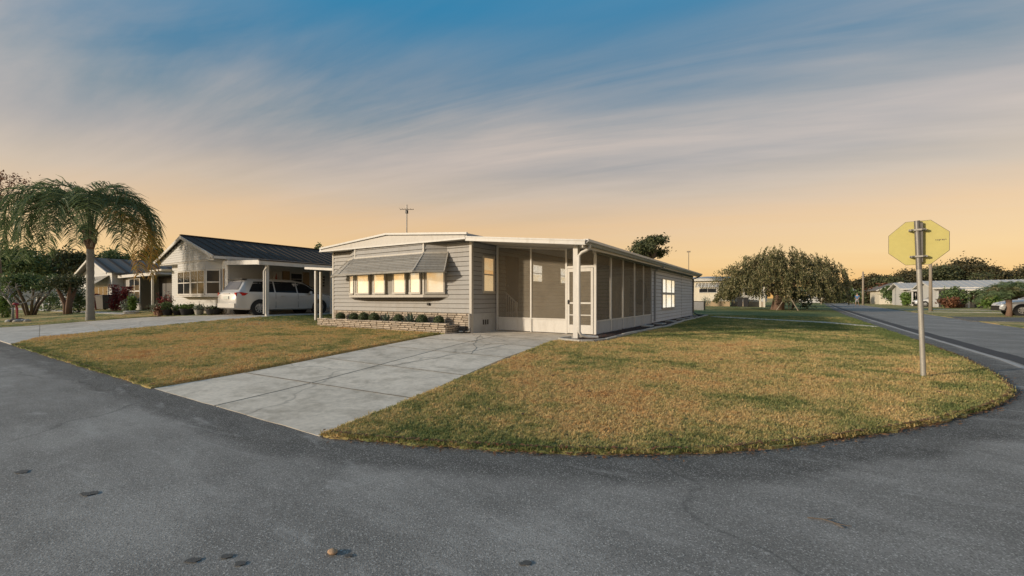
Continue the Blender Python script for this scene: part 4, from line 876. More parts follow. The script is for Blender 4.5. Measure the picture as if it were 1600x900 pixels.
# ------------------------------------------------------------------ vehicles
def car(name, label, cat, loc, rz, paint_, st, wheels, wr, glass_y, rear=True, front=True, grp=None, trim=None):
    """st: stations (y, zlow, zbelt, ztop, hw, hr); +y is forward"""
    t = thing(name, label, cat, loc, rz, grp)
    def sec(y):
        ys = [s[0] for s in st]; return [np.interp(y, ys, [s[i] for s in st]) for i in range(1, 6)]
    def ring(y):
        zl, zb, zt, hw, hr = sec(y)
        half = [(hw * .86, zl), (hw * .96, zl + .05), (hw, zl + .22), (hw * 1.005, (zl + zb) * .55), (hw * .985, zb), (hr + (hw - hr) * .25, zb + (zt - zb) * .72), (hr, zt - min(.07, (zt - zb) * .3)), (hr - .13, zt), (hr * .45, zt + .025)]
        return [(x, y, z) for x, z in half] + [(-x, y, z) for x, z in half[::-1]]
    ys = sorted(set([s[0] for s in st] + list(np.linspace(st[0][0], st[-1][0], 26)))); m = MB(); n = 18; vs = []
    for y in ys: vs += ring(y)
    fs = [(i * n + k, i * n + (k + 1) % n, (i + 1) * n + (k + 1) % n, (i + 1) * n + k) for i in range(len(ys) - 1) for k in range(n)] + [tuple(range(n)), tuple((len(ys) - 1) * n + k for k in range(n))]
    m.add(vs, fs); body = m.build('body', paint_, t, 'auto')
    def pt(y, f, side, out=.008):                      # f 0 at the belt, 1 at the roof edge
        r = ring(y); a, b, c = Vector(r[4]), Vector(r[5]), Vector(r[6]); p = a + (b - a) * (f / .72) if f < .72 else b + (c - b) * ((f - .72) / .28)
        p.x += out; p.x *= side; return p
    for s in (1, -1):
        for y0, y1, slant0, slant1 in glass_y:
            q = MB(); k = 6; lo = [pt(y0 + (y1 - y0) * i / k, .06, s, .010) for i in range(k + 1)]; hi = [pt(y0 + slant0 + (y1 - slant1 - y0 - slant0) * i / k, .90, s, .012) for i in range(k + 1)]
            for i in range(k): q.poly([lo[i], lo[i + 1], hi[i + 1], hi[i]])
            q.build('side_window', M['carglass'], t)
            if y0 != glass_y[0][0]:
                q = MB(); q.beam(Vector((s * (sec(y0)[3] * 1.004 + .001), y0, sec(y0)[0] + .12)), pt(y0, .0, s, .004), .012, .012); q.build('door_seam', M['black'], body)
                q = MB(); q.beam((s * (sec(y0)[3] + .02), y0 + (.12 if y0 > 0 else .25), sec(y0)[1] - .14), (s * (sec(y0)[3] + .02), y0 + (.32 if y0 > 0 else .45), sec(y0)[1] - .13), .03, .03); q.build('door_handle', paint_, body)
        for wy in wheels:
            hw = sec(wy)[3]
            q = MB(); q.lathe([(wr + .075, hw * s * .80), (wr + .075, (hw + .012) * s), (wr - .02, (hw + .012) * s), (wr - .02, hw * s * .8)], (0, wy, wr + .01), 26, 'x'); q.build('wheel_arch', M['rubber'], body)
            q = MB(); x0 = s * (hw - .20); x1 = s * (hw + .02); q.lathe([(wr * .62, x0), (wr * .95, x0), (wr, x0 + s * .05), (wr, x1 - s * .05), (wr * .95, x1), (wr * .66, x1), (wr * .62, x1 - s * .03)], (0, wy, wr), 26, 'x'); wh = q.build('wheel', M['rubber'], t, 'auto')
            q = MB(); q.lathe([(wr * .64, x1 - s * .06), (wr * .64, x1 - s * .005), (wr * .58, x1 - s * .005), (wr * .55, x1 - s * .04), (.01, x1 - s * .035)], (0, wy, wr), 24, 'x')
            for k in range(9):
                a = 2 * math.pi * k / 9; q.beam((x1 - s * .015, wy + .05 * math.cos(a), wr + .05 * math.sin(a)), (x1 - s * .012, wy + wr * .58 * math.cos(a), wr + wr * .58 * math.sin(a)), .045, .02, (1, 0, 0))
            q.lathe([(.055, x1 - s * .03), (.05, x1 + s * .002), (.01, x1 + s * .004)], (0, wy, wr), 12, 'x'); q.build('rim', M['rim'], wh)
        q = MB(); y0 = st[0][0]; zt = sec(y0 + .12)[1]
        pts_o = [(y0 + .02, zt - .15), (y0 + .02, zt + .01), (y0 + .22, zt + .03), (y0 + .50, zt - .02), (y0 + .36, zt - .12)]
        q.prism([(s * (np.interp(y, [a[0] for a in st], [a[4] for a in st]) - .12), y - .012, z) for y, z in pts_o], (s * .135, 0, 0)); q.build('tail_light', M['redlamp'], t)
        q = MB(); y1 = st[-1][0]; zz = sec(y1 - .3)[1] - .12
        q.prism([(s * (sec(y1 - .15)[3] - .2), y1 - .06, zz - .06), (s * (sec(y1 - .3)[3] + .006), y1 - .34, zz - .04), (s * (sec(y1 - .5)[3] + .006), y1 - .55, zz + .08), (s * (sec(y1 - .15)[3] - .2), y1 - .10, zz + .05)], (0, 0, .05)); q.build('headlight', M['rim'], t)
        q = MB(); q.beam((s * (sec(.9)[3] - .02), .95, sec(.9)[1] + .03), (s * (sec(.9)[3] + .20), .90, sec(.9)[1] + .08), .10, .13); q.build('mirror', paint_, t)
    y0 = st[0][0]; q = MB(); q.box(-.26, .26, y0 - .03, y0 - .002, sec(y0)[1] - .16, sec(y0)[1] - .02); q.build('licence_plate', M['plate'], t)
    q = MB(); q.hexa([(-st[0][4] * .97, y0 - .035, .36), (st[0][4] * .97, y0 - .035, .36), (st[2][4] * .98, y0 + .3, .36), (-st[2][4] * .98, y0 + .3, .36), (-st[0][4] * .97, y0 - .035, .56), (st[0][4] * .97, y0 - .035, .56), (st[2][4] * .98, y0 + .3, .60), (-st[2][4] * .98, y0 + .3, .60)]); q.build('rear_bumper', paint_, t)
    q = MB(); y1 = st[-1][0]; q.hexa([(-.62, y1 + .012, .30), (.62, y1 + .012, .30), (.85, y1 - .25, .28), (-.85, y1 - .25, .28), (-.6, y1 + .012, .55), (.6, y1 + .012, .55), (.85, y1 - .25, .60), (-.85, y1 - .25, .60)]); q.build('front_bumper', trim or paint_, t)
    # rear and front glass
    for (ya, yb, nm, mt) in rear_front(st, sec):
        q = MB(); a, b = sec(ya), sec(yb); q.poly([(-a[4] * .86, ya, a[2] + .03), (a[4] * .86, ya, a[2] + .03), (b[4] * .84, yb, b[2] + .035), (-b[4] * .84, yb, b[2] + .035)]); q.build(nm, mt, t)
    return t
def rear_front(st, sec):
    return [(st[2][0] + .03, st[3][0] - .02, 'rear_window', M['greyglass']), (st[-5][0] + .05, st[-4][0] - .06, 'windscreen', M['carglass'])]
VAN = [(-2.56, .42, .92, .97, .86, .80), (-2.50, .34, 1.02, 1.08, .94, .85), (-2.42, .30, 1.06, 1.12, .96, .84), (-2.14, .26, 1.07, 1.60, .985, .74), (-1.98, .25, 1.07, 1.69, .99, .72), (-1.0, .22, 1.05, 1.74, 1.0, .72), (.2, .22, 1.03, 1.73, 1.0, .72),
       (.75, .22, 1.02, 1.64, 1.0, .70), (1.72, .22, 1.0, 1.10, .99, .82), (2.2, .25, .92, .99, .95, .78), (2.48, .30, .76, .83, .84, .62), (2.56, .38, .60, .64, .74, .52)]
van = car('minivan', 'silver minivan parked under the neighbour\'s carport, seen from behind', 'minivan', (-17.22, .05, .40), 0, M['silver'], VAN, (-1.55, 1.50), .335, ((-2.02, -.86, .28, 0), (-.80, .26, 0, 0), (.32, 1.55, 0, .72)))
q = MB(); q.beam((-.72, -2.10, 1.70), (.72, -2.10, 1.70), .22, .04); q.build('spoiler', M['black'], van)
q = MB(); q.box(-.33, .33, -2.585, -2.562, 1.0, 1.03); q.build('chrome_strip', M['rim'], van)
SED = [(-2.3, .42, .80, .86, .78, .70), (-2.25, .34, .90, .95, .84, .74), (-2.1, .30, .95, 1.0, .86, .74), (-1.6, .26, .97, 1.06, .89, .72), (-1.0, .24, .97, 1.38, .90, .60), (-.5, .22, .96, 1.45, .90, .60), (.1, .22, .95, 1.43, .90, .60),
       (.45, .22, .93, 1.34, .90, .60), (1.15, .22, .90, .97, .89, .70), (1.7, .24, .85, .91, .87, .70), (2.15, .30, .72, .78, .80, .60), (2.28, .38, .56, .62, .68, .5)]
sx, sy = at(1556, 26.5)
car('parked_car', 'white car with black bumper on the far driveway, cut by the right picture edge', 'car', (sx + 2.3, sy + .2, .13), R(90), M['whitecar'], SED, (-1.35, 1.38), .32, ((-1.30, -.35, .42, 0), (-.30, .98, 0, .55)), trim=M['black'])
DIST = [('white car parked beneath the farthest trees beside the road', 1297, 112, R(80), M['whitecar']), ('white car parked in front of the far houses by the utility pole', 1366, 88, R(95), M['whitecar']), ('pale car standing in the open carport right of the stop sign pole', 1466, 52, R(90), M['whitecar'])]
for lb, px_, Y, rz_, mt in DIST:
    x, y = at(px_, Y); car('parked_car', lb, 'car', (x, y, .13), rz_, mt, SED, (-1.35, 1.38), .32, ((-1.30, -.35, .42, 0), (-.30, .98, 0, .55)), trim=M['black'])

# bicycle leaning in the carport behind the small canopy
def bicycle(loc, rz, label):
    t = thing('bicycle', label, 'bicycle', loc, rz); r = .33
    for y in (-.52, .52):
        q = MB(); q.tube([(0, y + r * math.cos(a * math.pi / 10), r + r * math.sin(a * math.pi / 10)) for a in range(21)], .018, 6, False); w = q.build('wheel', M['rubber'], t)
        s = MB(); [s.tube([(0, y, r), (0, y + r * math.cos(a), r + r * math.sin(a))], .003, 3) for a in np.arange(0, 6.28, .52)]; s.build('spokes', M['galv'], w)
    q = MB(); P = dict(a=(0, -.52, r), b=(0, -.05, .30), c=(0, -.18, .82), d=(0, .38, .85), e=(0, .52, r), f=(0, .34, 1.02))
    for u, v in ('ab', 'ac', 'bc', 'bd', 'cd', 'de', 'df'): q.tube([P[u], P[v]], .018, 6)
    q.build('frame', M['galvdark'], t); q = MB(); q.beam((0, -.30, .88), (0, -.05, .90), .12, .05); q.build('saddle', M['black'], t)
    q = MB(); q.tube([(-.26, .28, 1.06), (0, .36, 1.04), (.26, .28, 1.06)], .015, 6); q.build('handlebar', M['black'], t)
    return t
bicycle((-15.6, 3.6, .40), R(10), 'dark bicycle parked in front of the minivan under the carport')
bicycle((-14.9, 4.3, .40), R(-8), 'second dark bicycle, the one nearer the grey home')
sh = thing('storage_shelf', 'dark storage shelf loaded with boxes at the back of the carport', 'shelf', (-13.6, 6.5, .38))
for z in (.1, .6, 1.1, 1.6): q = MB(); q.box(-.8, .8, -.25, .25, z, z + .04); q.build('shelf_board', M['brown'], sh)
for x in (-.78, .78):
    for y in (-.22, .22): q = MB(); q.box(x - .02, x + .02, y - .02, y + .02, 0, 1.9); q.build('upright', M['black'], sh)
for k, (x, z, w, h) in enumerate(((-.45, .14, .5, .35), (.3, .14, .6, .4), (-.3, .64, .7, .3), (.45, .64, .4, .38), (0, 1.14, .9, .3), (-.4, 1.64, .5, .25))):
    q = MB(); q.box(x - w / 2, x + w / 2, -.22, .2, z, z + h); o = q.build('storage_box', (M['galvdark'], M['blue'], M['white'])[k % 3], None, False, (-13.6, 6.5, .38))
    tag(o, ['dark box at the left of the lowest shelf', 'blue box at the right of the lowest shelf', 'white box at the left of the second shelf', 'dark box at the right of the second shelf', 'wide blue box on the third shelf', 'white box on the topmost shelf'][k] + ' in the carport', 'box', 'boxes on the carport shelf')

# ------------------------------------------------------------------ plants
def tree_parts(t, h, rx, ry, rz_, mat, clumps, per, size, tr, bark, low=.35, spread=.16, seed=0, sparse=False, droop=0):
    """trunk with limbs and a crown of leaf clumps inside an ellipsoid"""
    r = np.random.default_rng(seed); cz = h - rz_; d = r.normal(size=(clumps, 3)); d /= np.linalg.norm(d, axis=1)[:, None]; d[:, 2] = np.where(d[:, 2] < -.55, -d[:, 2], d[:, 2])
    C = d * (r.uniform(.35, 1.0, (clumps, 1)) ** .6) * (rx, ry, rz_) * (.92, .92, .92) + (0, 0, cz)
    P = []; 
    for c in C:
        s = spread * r.uniform(.6, 1.5); k = int(per * r.uniform(.5, 1.4)); P.append(c + r.normal(size=(k, 3)) * (s * rx, s * ry, s * rz_ * .8))
    P = np.concatenate(P); P = P[P[:, 2] > h * .06]
    leaves(P, size, mat, t, 'crown', droop=droop)
    m = MB(); top = max(h * low, cz - rz_ * .7); w = [Vector((r.normal() * .02 * h * k / 3, r.normal() * .02 * h * k / 3, -.2 + (top + .2) * k / 3)) for k in range(4)]; m.tube(w, [tr * 1.25, tr, tr * .85, tr * .75], 10)
    for c in C[:: max(1, clumps // 16)]:
        a = w[3]; b = a.lerp(Vector(c), .5) + Vector((r.normal() * .06 * rx, r.normal() * .06 * rx, .08 * rz_)); m.tube([w[2], a, b, Vector(c)], [tr * .6, tr * .5, tr * .3, tr * .08], 6)
    m.build('trunk', bark, t, True); return t
def tree(name, label, px_, Y, ytop, wpx, mat, clumps=40, per=90, size=.16, tr=.25, low=.35, flat=.8, bark=None, seed=1, group=None, spread=.16, ybot=None, droop=0):
    x, y = at(px_, Y); z0 = g(x, y); h = (466 - ytop) / 650 * Y + 1.2 - z0; rx = wpx / 650 * Y / 2
    rzz = h * .42 if ybot is None else (ybot - ytop) / 650 * Y / 2
    t = thing(name, label, 'tree', (x, y, z0), random.uniform(0, 6), group); tree_parts(t, h, rx, rx * flat, rzz, mat, clumps, per, size, tr, bark or M['bark'], low, spread, seed, droop=droop); return t
tree('broadleaf_tree', 'dark broadleaf tree with airy crown rising behind the long grey roof', 1016, 47, 369, 84, M['oak'], 30, 150, .15, .22, .3, .8, seed=4, spread=.13, ybot=412)
tree('sparse_tree', 'sparse nearly bare tree at the left picture edge behind the palm', 2, 34, 262, 92, M['rust'], 26, 26, .10, .10, .3, 1, seed=9, spread=.13, ybot=345)
LFT = [(18, 62, 385, 110, 'rounded green tree at the far left behind the palm fronds'), (120, 70, 388, 90, 'green tree over the far left metal roof, behind the palm trunk'), (178, 75, 390, 70, 'green tree right of the palm trunk over the far roof'), (243, 60, 388, 44, 'dark tree showing between the palm and the white gable'), (499, 60, 388, 22, 'small treetop between the dark metal roof and the grey home'), (66, 80, 392, 80, 'pale green tree behind the left palm fronds')]
for k, (px_, Y, yt, w, lb) in enumerate(LFT): tree('background_tree', lb, px_, Y, yt, w, (M['bush'], M['oak'])[k % 2], 40, 170, .24, .2, seed=20 + k, group='trees behind the left houses')

# weeping tree
wx, wy = at(1216, 37.5); wt = thing('weeping_tree', 'broad weeping tree with drooping olive strands beside the side street', 'tree', (wx, wy, .1)); wt.scale = (.95, .95, .88)
r = np.random.default_rng(3); P = []; D = []
for k in range(1250):
    a = r.uniform(0, 6.283); q_ = math.sqrt(r.uniform(.01, 1)); top = 5.35 * math.sqrt(max(0, 1 - (q_ * .88) ** 2)) * r.uniform(.82, 1.10) + (.55 * math.sin(3 * a + 1) + .4 * math.sin(7 * a)) * q_; top *= 1 + .15 * math.sin(9 * a + 7 * q_); x0, y0 = 5.2 * q_ * math.cos(a), 4.4 * q_ * math.sin(a)
    if x0 < -3.5: top *= .92
    L = r.uniform(.5, 2.0) if q_ < .7 else r.uniform(1.2, 3.2); end = max(.95 + .35 * math.sin(5 * a) + r.uniform(0, .5), top - L); n = 24
    for j in range(n):
        f = j / n; z = top - (top - end) * f; o_ = .35 * (1 - (1 - f) ** 2); P.append((x0 + o_ * math.cos(a) + r.normal() * .05, y0 + o_ * math.sin(a) + r.normal() * .05, z + r.normal() * .03))
for k in range(90):
    a = r.uniform(0, 6.28); q_ = math.sqrt(r.uniform(0, 1)); top = 5.35 * math.sqrt(1 - (q_ * .88) ** 2) * r.uniform(.9, 1.14); c = np.array((5.5 * q_ * math.cos(a), 4.5 * q_ * math.sin(a), top + r.uniform(0, .35)))
    P += list(c + r.normal(size=(40, 3)) * (.26, .26, .16))
leaves(np.array(P), .125, M['weep'], wt, 'crown', aspect=.32, droop=1.6)
m = MB(); m.tube([(-.1, 0, -.2), (0, 0, .7), (.05, .1, 1.6), (.2, .1, 2.6)], [.62, .50, .42, .36], 12); 
for k in range(11):
    a = k * .571; e = Vector((3.6 * math.cos(a), 3.0 * math.sin(a), 3.6 + .9 * math.sin(k * 1.7))); m.tube([(.05, .1, 1.3), Vector((.05, .1, 1.9)).lerp(e, .35) + Vector((0, 0, .5)), e], [.26, .16, .04], 7)
m.build('trunk', M['redbark'], wt, True)
pt_ = thing('pole_tripod', 'tripod of thin pale poles leaning together under the weeping tree', 'poles', (*at(1231, 35.5), .1))
for a, b in (((-.85, -.2, 0), (.05, 0, 1.55)), ((.75, -.3, 0), (0, 0, 1.5)), ((.1, .8, 0), (.02, .05, 1.5))): q = MB(); q.tube([a, b], .04, 6); q.build('pole', M['wood'], pt_)

# distant trees on the right
TPL = []
far_pos = [(1290, 135, 448, 60), (1312, 128, 446, 46), (1336, 122, 440, 44), (1364, 118, 431, 48), (1386, 112, 433, 36), (1412, 124, 429, 50), (1436, 126, 420, 56), (1466, 122, 419, 58), (1502, 126, 407, 74), (1530, 120, 414, 52), (1552, 128, 426, 60), (1606, 118, 417, 60), (1578, 135, 434, 60), (1268, 120, 449, 40)]
far_lab = ['low dark treetop behind the farthest white house', 'low dark treetop above the end of the side street', 'dark tree over the pedestrian at the street\'s end', 'rounded dark tree just right of the thin utility pole', 'dark tree left of the stop sign above the far roofs', 'dark tree directly left of the stop sign post', 'dark tree just below the octagonal sign', 'dark tree beneath the right half of the octagonal sign', 'tallest dark domed tree, right of the stop sign', 'dark tree on the right shoulder of the tallest dome', 'low brown tree over the white porch roof', 'dark tree at the right picture edge', 'low brown tree over the small palm', 'dark tree beside the weeping tree\'s right edge']
for k, ((px_, Y, yt, w), lb) in enumerate(zip(far_pos, far_lab)):
    tree('distant_tree', lb, px_, Y, yt, w * 1.25, (M['far'], M['oak'])[k % 3 == 1], 60, 210, .30, .35, .25, .8, seed=50 + k, group='dark trees along the horizon', ybot=466)
for k, (px_, yt, lb) in enumerate(((1547, 421, 'slim bare tree over the porch roof, left of the small palm'), (1585, 428, 'slim sparse tree behind the small palm'), (1524, 424, 'slim sparse tree between the tall dome and the porch roof'))):
    tree('sparse_tree', lb, px_, 80, yt, 30, M['oak'], 14, 22, .20, .12, .4, 1, seed=80 + k, group='sparse trees over the right roofs', spread=.12)

def bush(name, label, x, y, rx, h, mat, n=500, size=.06, group=None, cat='bush', zb=None, ry=None, seed=0):
    r = np.random.default_rng(seed + int(abs(x * 37 + y * 11))); z0 = g(x, y) if zb is None else zb; t = thing(name, label, cat, (x, y, z0), 0, group); ry = ry or rx
    C = r.normal(size=(9, 3)) * (.42 * rx, .42 * ry, .20 * h) + (0, 0, h * .56); i = r.integers(0, 9, n); P = C[i] + r.normal(size=(n, 3)) * (.26 * rx, .26 * ry, .15 * h); P[:, 2] = np.clip(P[:, 2], .03, h * 1.1)
    leaves(P, size, mat, t, 'foliage'); m = MB()
    for c in C[:6]: m.tube([(0, 0, -.05), (c[0] * .4, c[1] * .4, c[2] * .5), tuple(c)], [.03 * rx + .01, .02 * rx + .006, .006], 5)
    m.build('stems', M['bark'], t); return t
def pbush(name, label, px_, Y, wpx, ytop, mat, **k):
    x, y = at(px_, Y); h = (466 - ytop) / 650 * Y + 1.2 - g(x, y); return bush(name, label, x, y, wpx / 650 * Y / 2, max(.3, h), mat, **k)
# far roadside shrubs on the right
for px_, Y, w, yt, mt, lb in ((1283, 84, 44, 440, 'weep', 'olive bushy tree hanging over the verge, right of the weeping tree'), (1306, 92, 30, 449, 'oak', 'dark bushy tree left of the white verandah'), (1330, 78, 26, 452, 'bush', 'dark green shrub beside the pedestrian'), (1376, 82, 26, 446, 'rust', 'rusty brown shrub before the far houses'), (1397, 70, 28, 450, 'bush', 'green shrub left of the stop sign post, by the far houses'),
                              (1417, 60, 16, 459, 'lime', 'small light green shrub just left of the stop sign post'), (1356, 84, 20, 455, 'oak', 'dark shrub right of the thin utility pole'), (1321, 98, 18, 455, 'far', 'brown shrub behind the street\'s far bend'), (1492, 47, 26, 451, 'bush', 'leafy green tree beside the white porch posts'), (1483, 46, 22, 466, 'rust', 'rust red bush before the carport, right of the stop sign'), (1519, 50, 18, 466, 'rust', 'low brown shrub between the porch posts'), (1551, 38, 26, 462, 'lime', 'light green shrub left of the small palm'), (1564, 40, 20, 466, 'bush', 'green shrub under the small palm')):
    pbush('roadside_shrub', lb, px_, Y, w, yt, M[mt], n=1700, size=.0022 * Y + .035, group='shrubs across the street')

pbush('roadside_shrub', 'dark dense shrub in the shade right of the weeping tree trunk', 1238, 41, 34, 452, M['oak'], n=1500, size=.10, group='shrubs across the street')
# palms
def frond(L, el0, el1, az, leaf, width, mat, n=46, seed=0, arch=.0, bare=.14):
    r = np.random.default_rng(seed); pts = []; p = np.zeros(3); steps = 16
    for i in range(steps + 1):
        pts.append(p.copy()); t = i / steps; el = el0 + (el1 - el0) * S((t - arch) / (.80 - arch)); p = p + np.array((math.cos(el), 0, math.sin(el))) * L / steps
    pts = np.array(pts); V = []; Q = []
    for k in range(n):
        t = bare + (1 - bare) * (k + r.uniform(0, .6)) / n; f = t * steps; i = min(int(f), steps - 1); c = pts[i] + (pts[i + 1] - pts[i]) * (f - i); d = pts[i + 1] - pts[i]; d /= np.linalg.norm(d); up = np.array((-d[2], 0, d[0]))
        l = leaf * (.45 + .95 * math.sin(math.pi * min(1, t * .86 + .10))) * r.uniform(.85, 1.12)
        for s in (-1, 1):
            o_ = np.array((0, s, 0)) * r.uniform(.55, .95) + d * r.uniform(.35, .65) + up * r.uniform(-.1, .45); o_ /= np.linalg.norm(o_); mid = c + o_ * l * .5; tip = c + o_ * l * .85 + np.array((0, 0, -1)) * l * r.uniform(.15, .50); wv = np.cross(o_, np.array((0, 0, .6)) + r.normal(size=3) * .8); wv = wv / (np.linalg.norm(wv) + 1e-6) * width
            b = len(V); V += [c - wv * .5, c + wv * .5, mid + wv, mid - wv, tip + wv * .15, tip - wv * .15]; Q += [(b, b + 1, b + 2, b + 3), (b + 3, b + 2, b + 4, b + 5)]
    # midrib as a three sided rod
    rb = len(V); 
    for i in range(steps + 1):
        w = .030 * (1 - .85 * i / steps) * (leaf / .55); V += [pts[i] + (0, w, 0), pts[i] + (0, -w, 0), pts[i] + (0, 0, -w * 1.3)]
    for i in range(steps):
        for j in range(3): a = rb + i * 3 + j; b = rb + i * 3 + (j + 1) % 3; Q.append((a, b, b + 3, a + 3))
    V = np.array(V); ca, sa = math.cos(az), math.sin(az); V = np.stack([V[:, 0] * ca - V[:, 1] * sa, V[:, 0] * sa + V[:, 1] * ca, V[:, 2]], 1)
    return fast('frond', V, Q, mat, 'mesh')
px0, py0 = -22.95, -5.89; pz = g(px0, py0)
palm = thing('queen_palm', 'tall palm with arching drooping fronds and one yellowing frond, left of the driveway', 'palm', (px0, py0, pz))
m = MB(); hh = 3.5; pr = []
for k in range(23): z = -.1 + hh * k / 22; rr = .172 - .03 * min(1, k / 5) + (.012 if k % 2 else 0) - .012 * k / 22; pr.append((rr, z))
m.lathe(pr, (0, 0, 0), 18); m.build('trunk', M['palmbark'], palm, 'auto')
m = MB(); m.lathe([(.13, 3.38), (.17, 3.55), (.18, 3.70), (.12, 3.95), (.05, 4.2)], (0, 0, 0), 14); m.build('crown_base', M['redbark'], palm, True)
for k in range(16):
    a = k * 2.4; q = MB(); b = Vector((.13 * math.cos(a), .13 * math.sin(a), 3.5 + .03 * k)); e = b + Vector((.12 * math.cos(a), .12 * math.sin(a), .28 + .015 * k)); q.tube([b, b.lerp(e, .5) + Vector((.03 * math.cos(a), .03 * math.sin(a), 0)), e], [.055, .04, .015], 6); q.build('leaf_base', M['redbark'] if k % 2 else M['wood'], palm, True)
vaz = math.atan2(math.sin(R(YAW)), math.cos(R(YAW)))      # to the right as the camera sees it
FR = [(180, 82, -84, 5.9), (168, 70, -86, 5.6), (200, 62, -90, 6.0), (148, 82, -82, 5.2), (212, 74, -89, 6.2), (184, 56, -90, 5.6), (236, 78, -86, 5.0), (2, 82, -84, 5.6), (20, 68, -88, 5.2), (-22, 64, -88, 5.2), (38, 82, -82, 5.0), (-46, 74, -86, 5.2), (-80, 84, -80, 4.4), (110, 88, -55, 4.0), (30, 89, -58, 4.2), (160, 89, -58, 4.4), (194, 88, -78, 5.6), (-12, 86, -84, 5.5)]
for k, (a, e0, e1, L) in enumerate(FR):
    o = link(frond(L, R(e0), R(e1), vaz + R(a), .72, .019, M['palm'], 112, k, .12, .28), 'frond', palm, (.1 * math.cos(vaz + R(a)), .1 * math.sin(vaz + R(a)), 3.75 + .02 * k))
o = link(frond(5.8, R(60), R(-91), vaz + R(-12), .62, .020, M['palmdry'], 92, 77, .0, .27), 'frond', palm, (.1, 0, 3.7)); o['label'] = 'yellowing drooping frond'
o = link(frond(5.3, R(54), R(-92), vaz + R(6), .62, .020, M['palmdry'], 92, 78, .0, .27), 'frond', palm, (.1, 0, 3.7)); o['label'] = 'orange drying frond'
for a in (85, 140, 40): q = MB(); d = vaz + R(a); q.tube([(0, 0, 3.9), (.08 * math.cos(d), .08 * math.sin(d), 4.9), (.22 * math.cos(d), .22 * math.sin(d), 5.9)], [.06, .05, .01], 6); q.build('spear_leaf', M['pale'], palm)
sx, sy = at(1576, 24.5)
sp = thing('small_palm', 'small bushy palm with short trunk in front of the white car', 'palm', (sx, sy, g(sx, sy)))
m = MB(); m.tube([(0, 0, -.1), (.04, 0, .5), (0, 0, 1.0)], [.17, .11, .14], 10); m.build('trunk', M['redbark'], sp, True)
for k in range(30): o = link(frond(random.uniform(1.6, 2.0), R(random.uniform(25, 88)), R(random.uniform(-65, -15)), k * 2.4, .36, .013, M['palm'] if k % 3 else M['weep'], 48, 100 + k, .2), 'frond', sp, (0, 0, 1.05))

# ------------------------------------------------------------------ front garden on the left
x, y = at(48, 25.8); ct = thing('cloud_pruned_tree', 'multi stemmed tree with wide flat dark crown left of the palm', 'tree', (x, y, g(x, y)))
r = np.random.default_rng(5); C = r.normal(size=(26, 3)) * (.75, .6, .16) + (0, 0, 2.1); P = np.concatenate([c + r.normal(size=(260, 3)) * (.28, .28, .17) for c in C]); leaves(P, .065, M['bush'], ct, 'crown', droop=.6)
for a in (0, 1.3, 2.3, 3.6, 4.6, 5.5): q = MB(); d = Vector((math.cos(a), math.sin(a), 0)); q.tube([d * .12 + Vector((0, 0, -.1)), d * .35 + Vector((0, 0, .7)), d * .75 + Vector((0, 0, 1.4)), d * 1.0 + Vector((0, 0, 2.0))], [.085, .07, .055, .02], 7); q.build('stem', M['bark'], ct, True)
x, y = at(106, 25.5); ct = thing('clipped_tree', 'short reddish trunked tree with dark crown just left of the palm trunk', 'tree', (x, y, g(x, y)))
C = r.normal(size=(16, 3)) * (.42, .42, .22) + (0, 0, 2.0); P = np.concatenate([c + r.normal(size=(240, 3)) * (.22, .22, .16) for c in C]); leaves(P, .065, M['oak'], ct, 'crown', droop=.6)
for a in (0, 2.1, 4.2): q = MB(); d = Vector((math.cos(a), math.sin(a), 0)); q.tube([d * .07 + Vector((0, 0, -.1)), d * .1 + Vector((0, 0, .6)), d * .35 + Vector((0, 0, 1.3)), d * .6 + Vector((0, 0, 1.9))], [.15, .12, .09, .03], 8); q.build('stem', M['redbark'], ct, True)
x, y = at(20, 21.5); fg = thing('frangipani', 'bare frangipani with pale forking branches at the left edge', 'tree', (x, y, g(x, y))); q = MB()
def fork(p, d, l, rad, n):
    e = p + d * l; q.tube([p, p.lerp(e, .5) + Vector((random.gauss(0, .02), random.gauss(0, .02), .02)), e], [rad, rad * .85, rad * .7], 6)
    if n: [fork(e, (d + Vector((random.gauss(0, .55), random.gauss(0, .55), random.uniform(-.1, .25)))).normalized(), l * .74, rad * .7, n - 1) for _ in range(3)]
fork(Vector((0, 0, -.05)), Vector((.05, 0, 1)), .75, .06, 4); q.build('branches', M['palmbark'], fg, True)
x, y = at(27, 20.2); orn = thing('garden_ornament', 'red garden ornament of slanting slats standing on pale stones', 'ornament', (x, y, g(x, y) + .03))
for k in range(7): q = MB(); a = R(-24 + 8 * k); q.beam((.05 * k - .15, 0, .12), (.05 * k - .15 - .28 + .02 * k, .03 * (k % 2), .82 - .03 * k), .035, .03); q.build('slat', M['redcar'], orn)
q = MB(); q.lathe([(.10, .80), (.13, .84), (.08, .92)], (-.36, 0, 0), 10); q.build('cap', M['redcar'], orn)
q = MB(); q.lathe([(.26, 0), (.28, .08), (.18, .16)], (0, 0, 0), 12); q.build('base', M['dark'], orn)
for k, lb in enumerate(('leftmost pale stone', 'second pale stone', 'largest pale stone', 'fourth pale stone', 'rightmost small pale stone')):
    sx, sy = at(13 + 7.5 * k, 20 + .15 * (k % 2)); q = MB(); s = .16 + .05 * (k == 2) - .04 * (k == 4); q.lathe([(s * .7, -.03), (s, .05), (s * .8, .13), (s * .3, .17)], (0, 0, 0), 9); o = q.build('garden_stone', M['curb'], None, True, (sx, sy, g(sx, sy)), k * 1.3); o.scale = (1.2, .8, .9); tag(o, lb + ' around the red garden ornament', 'stone', 'stones round the red ornament')
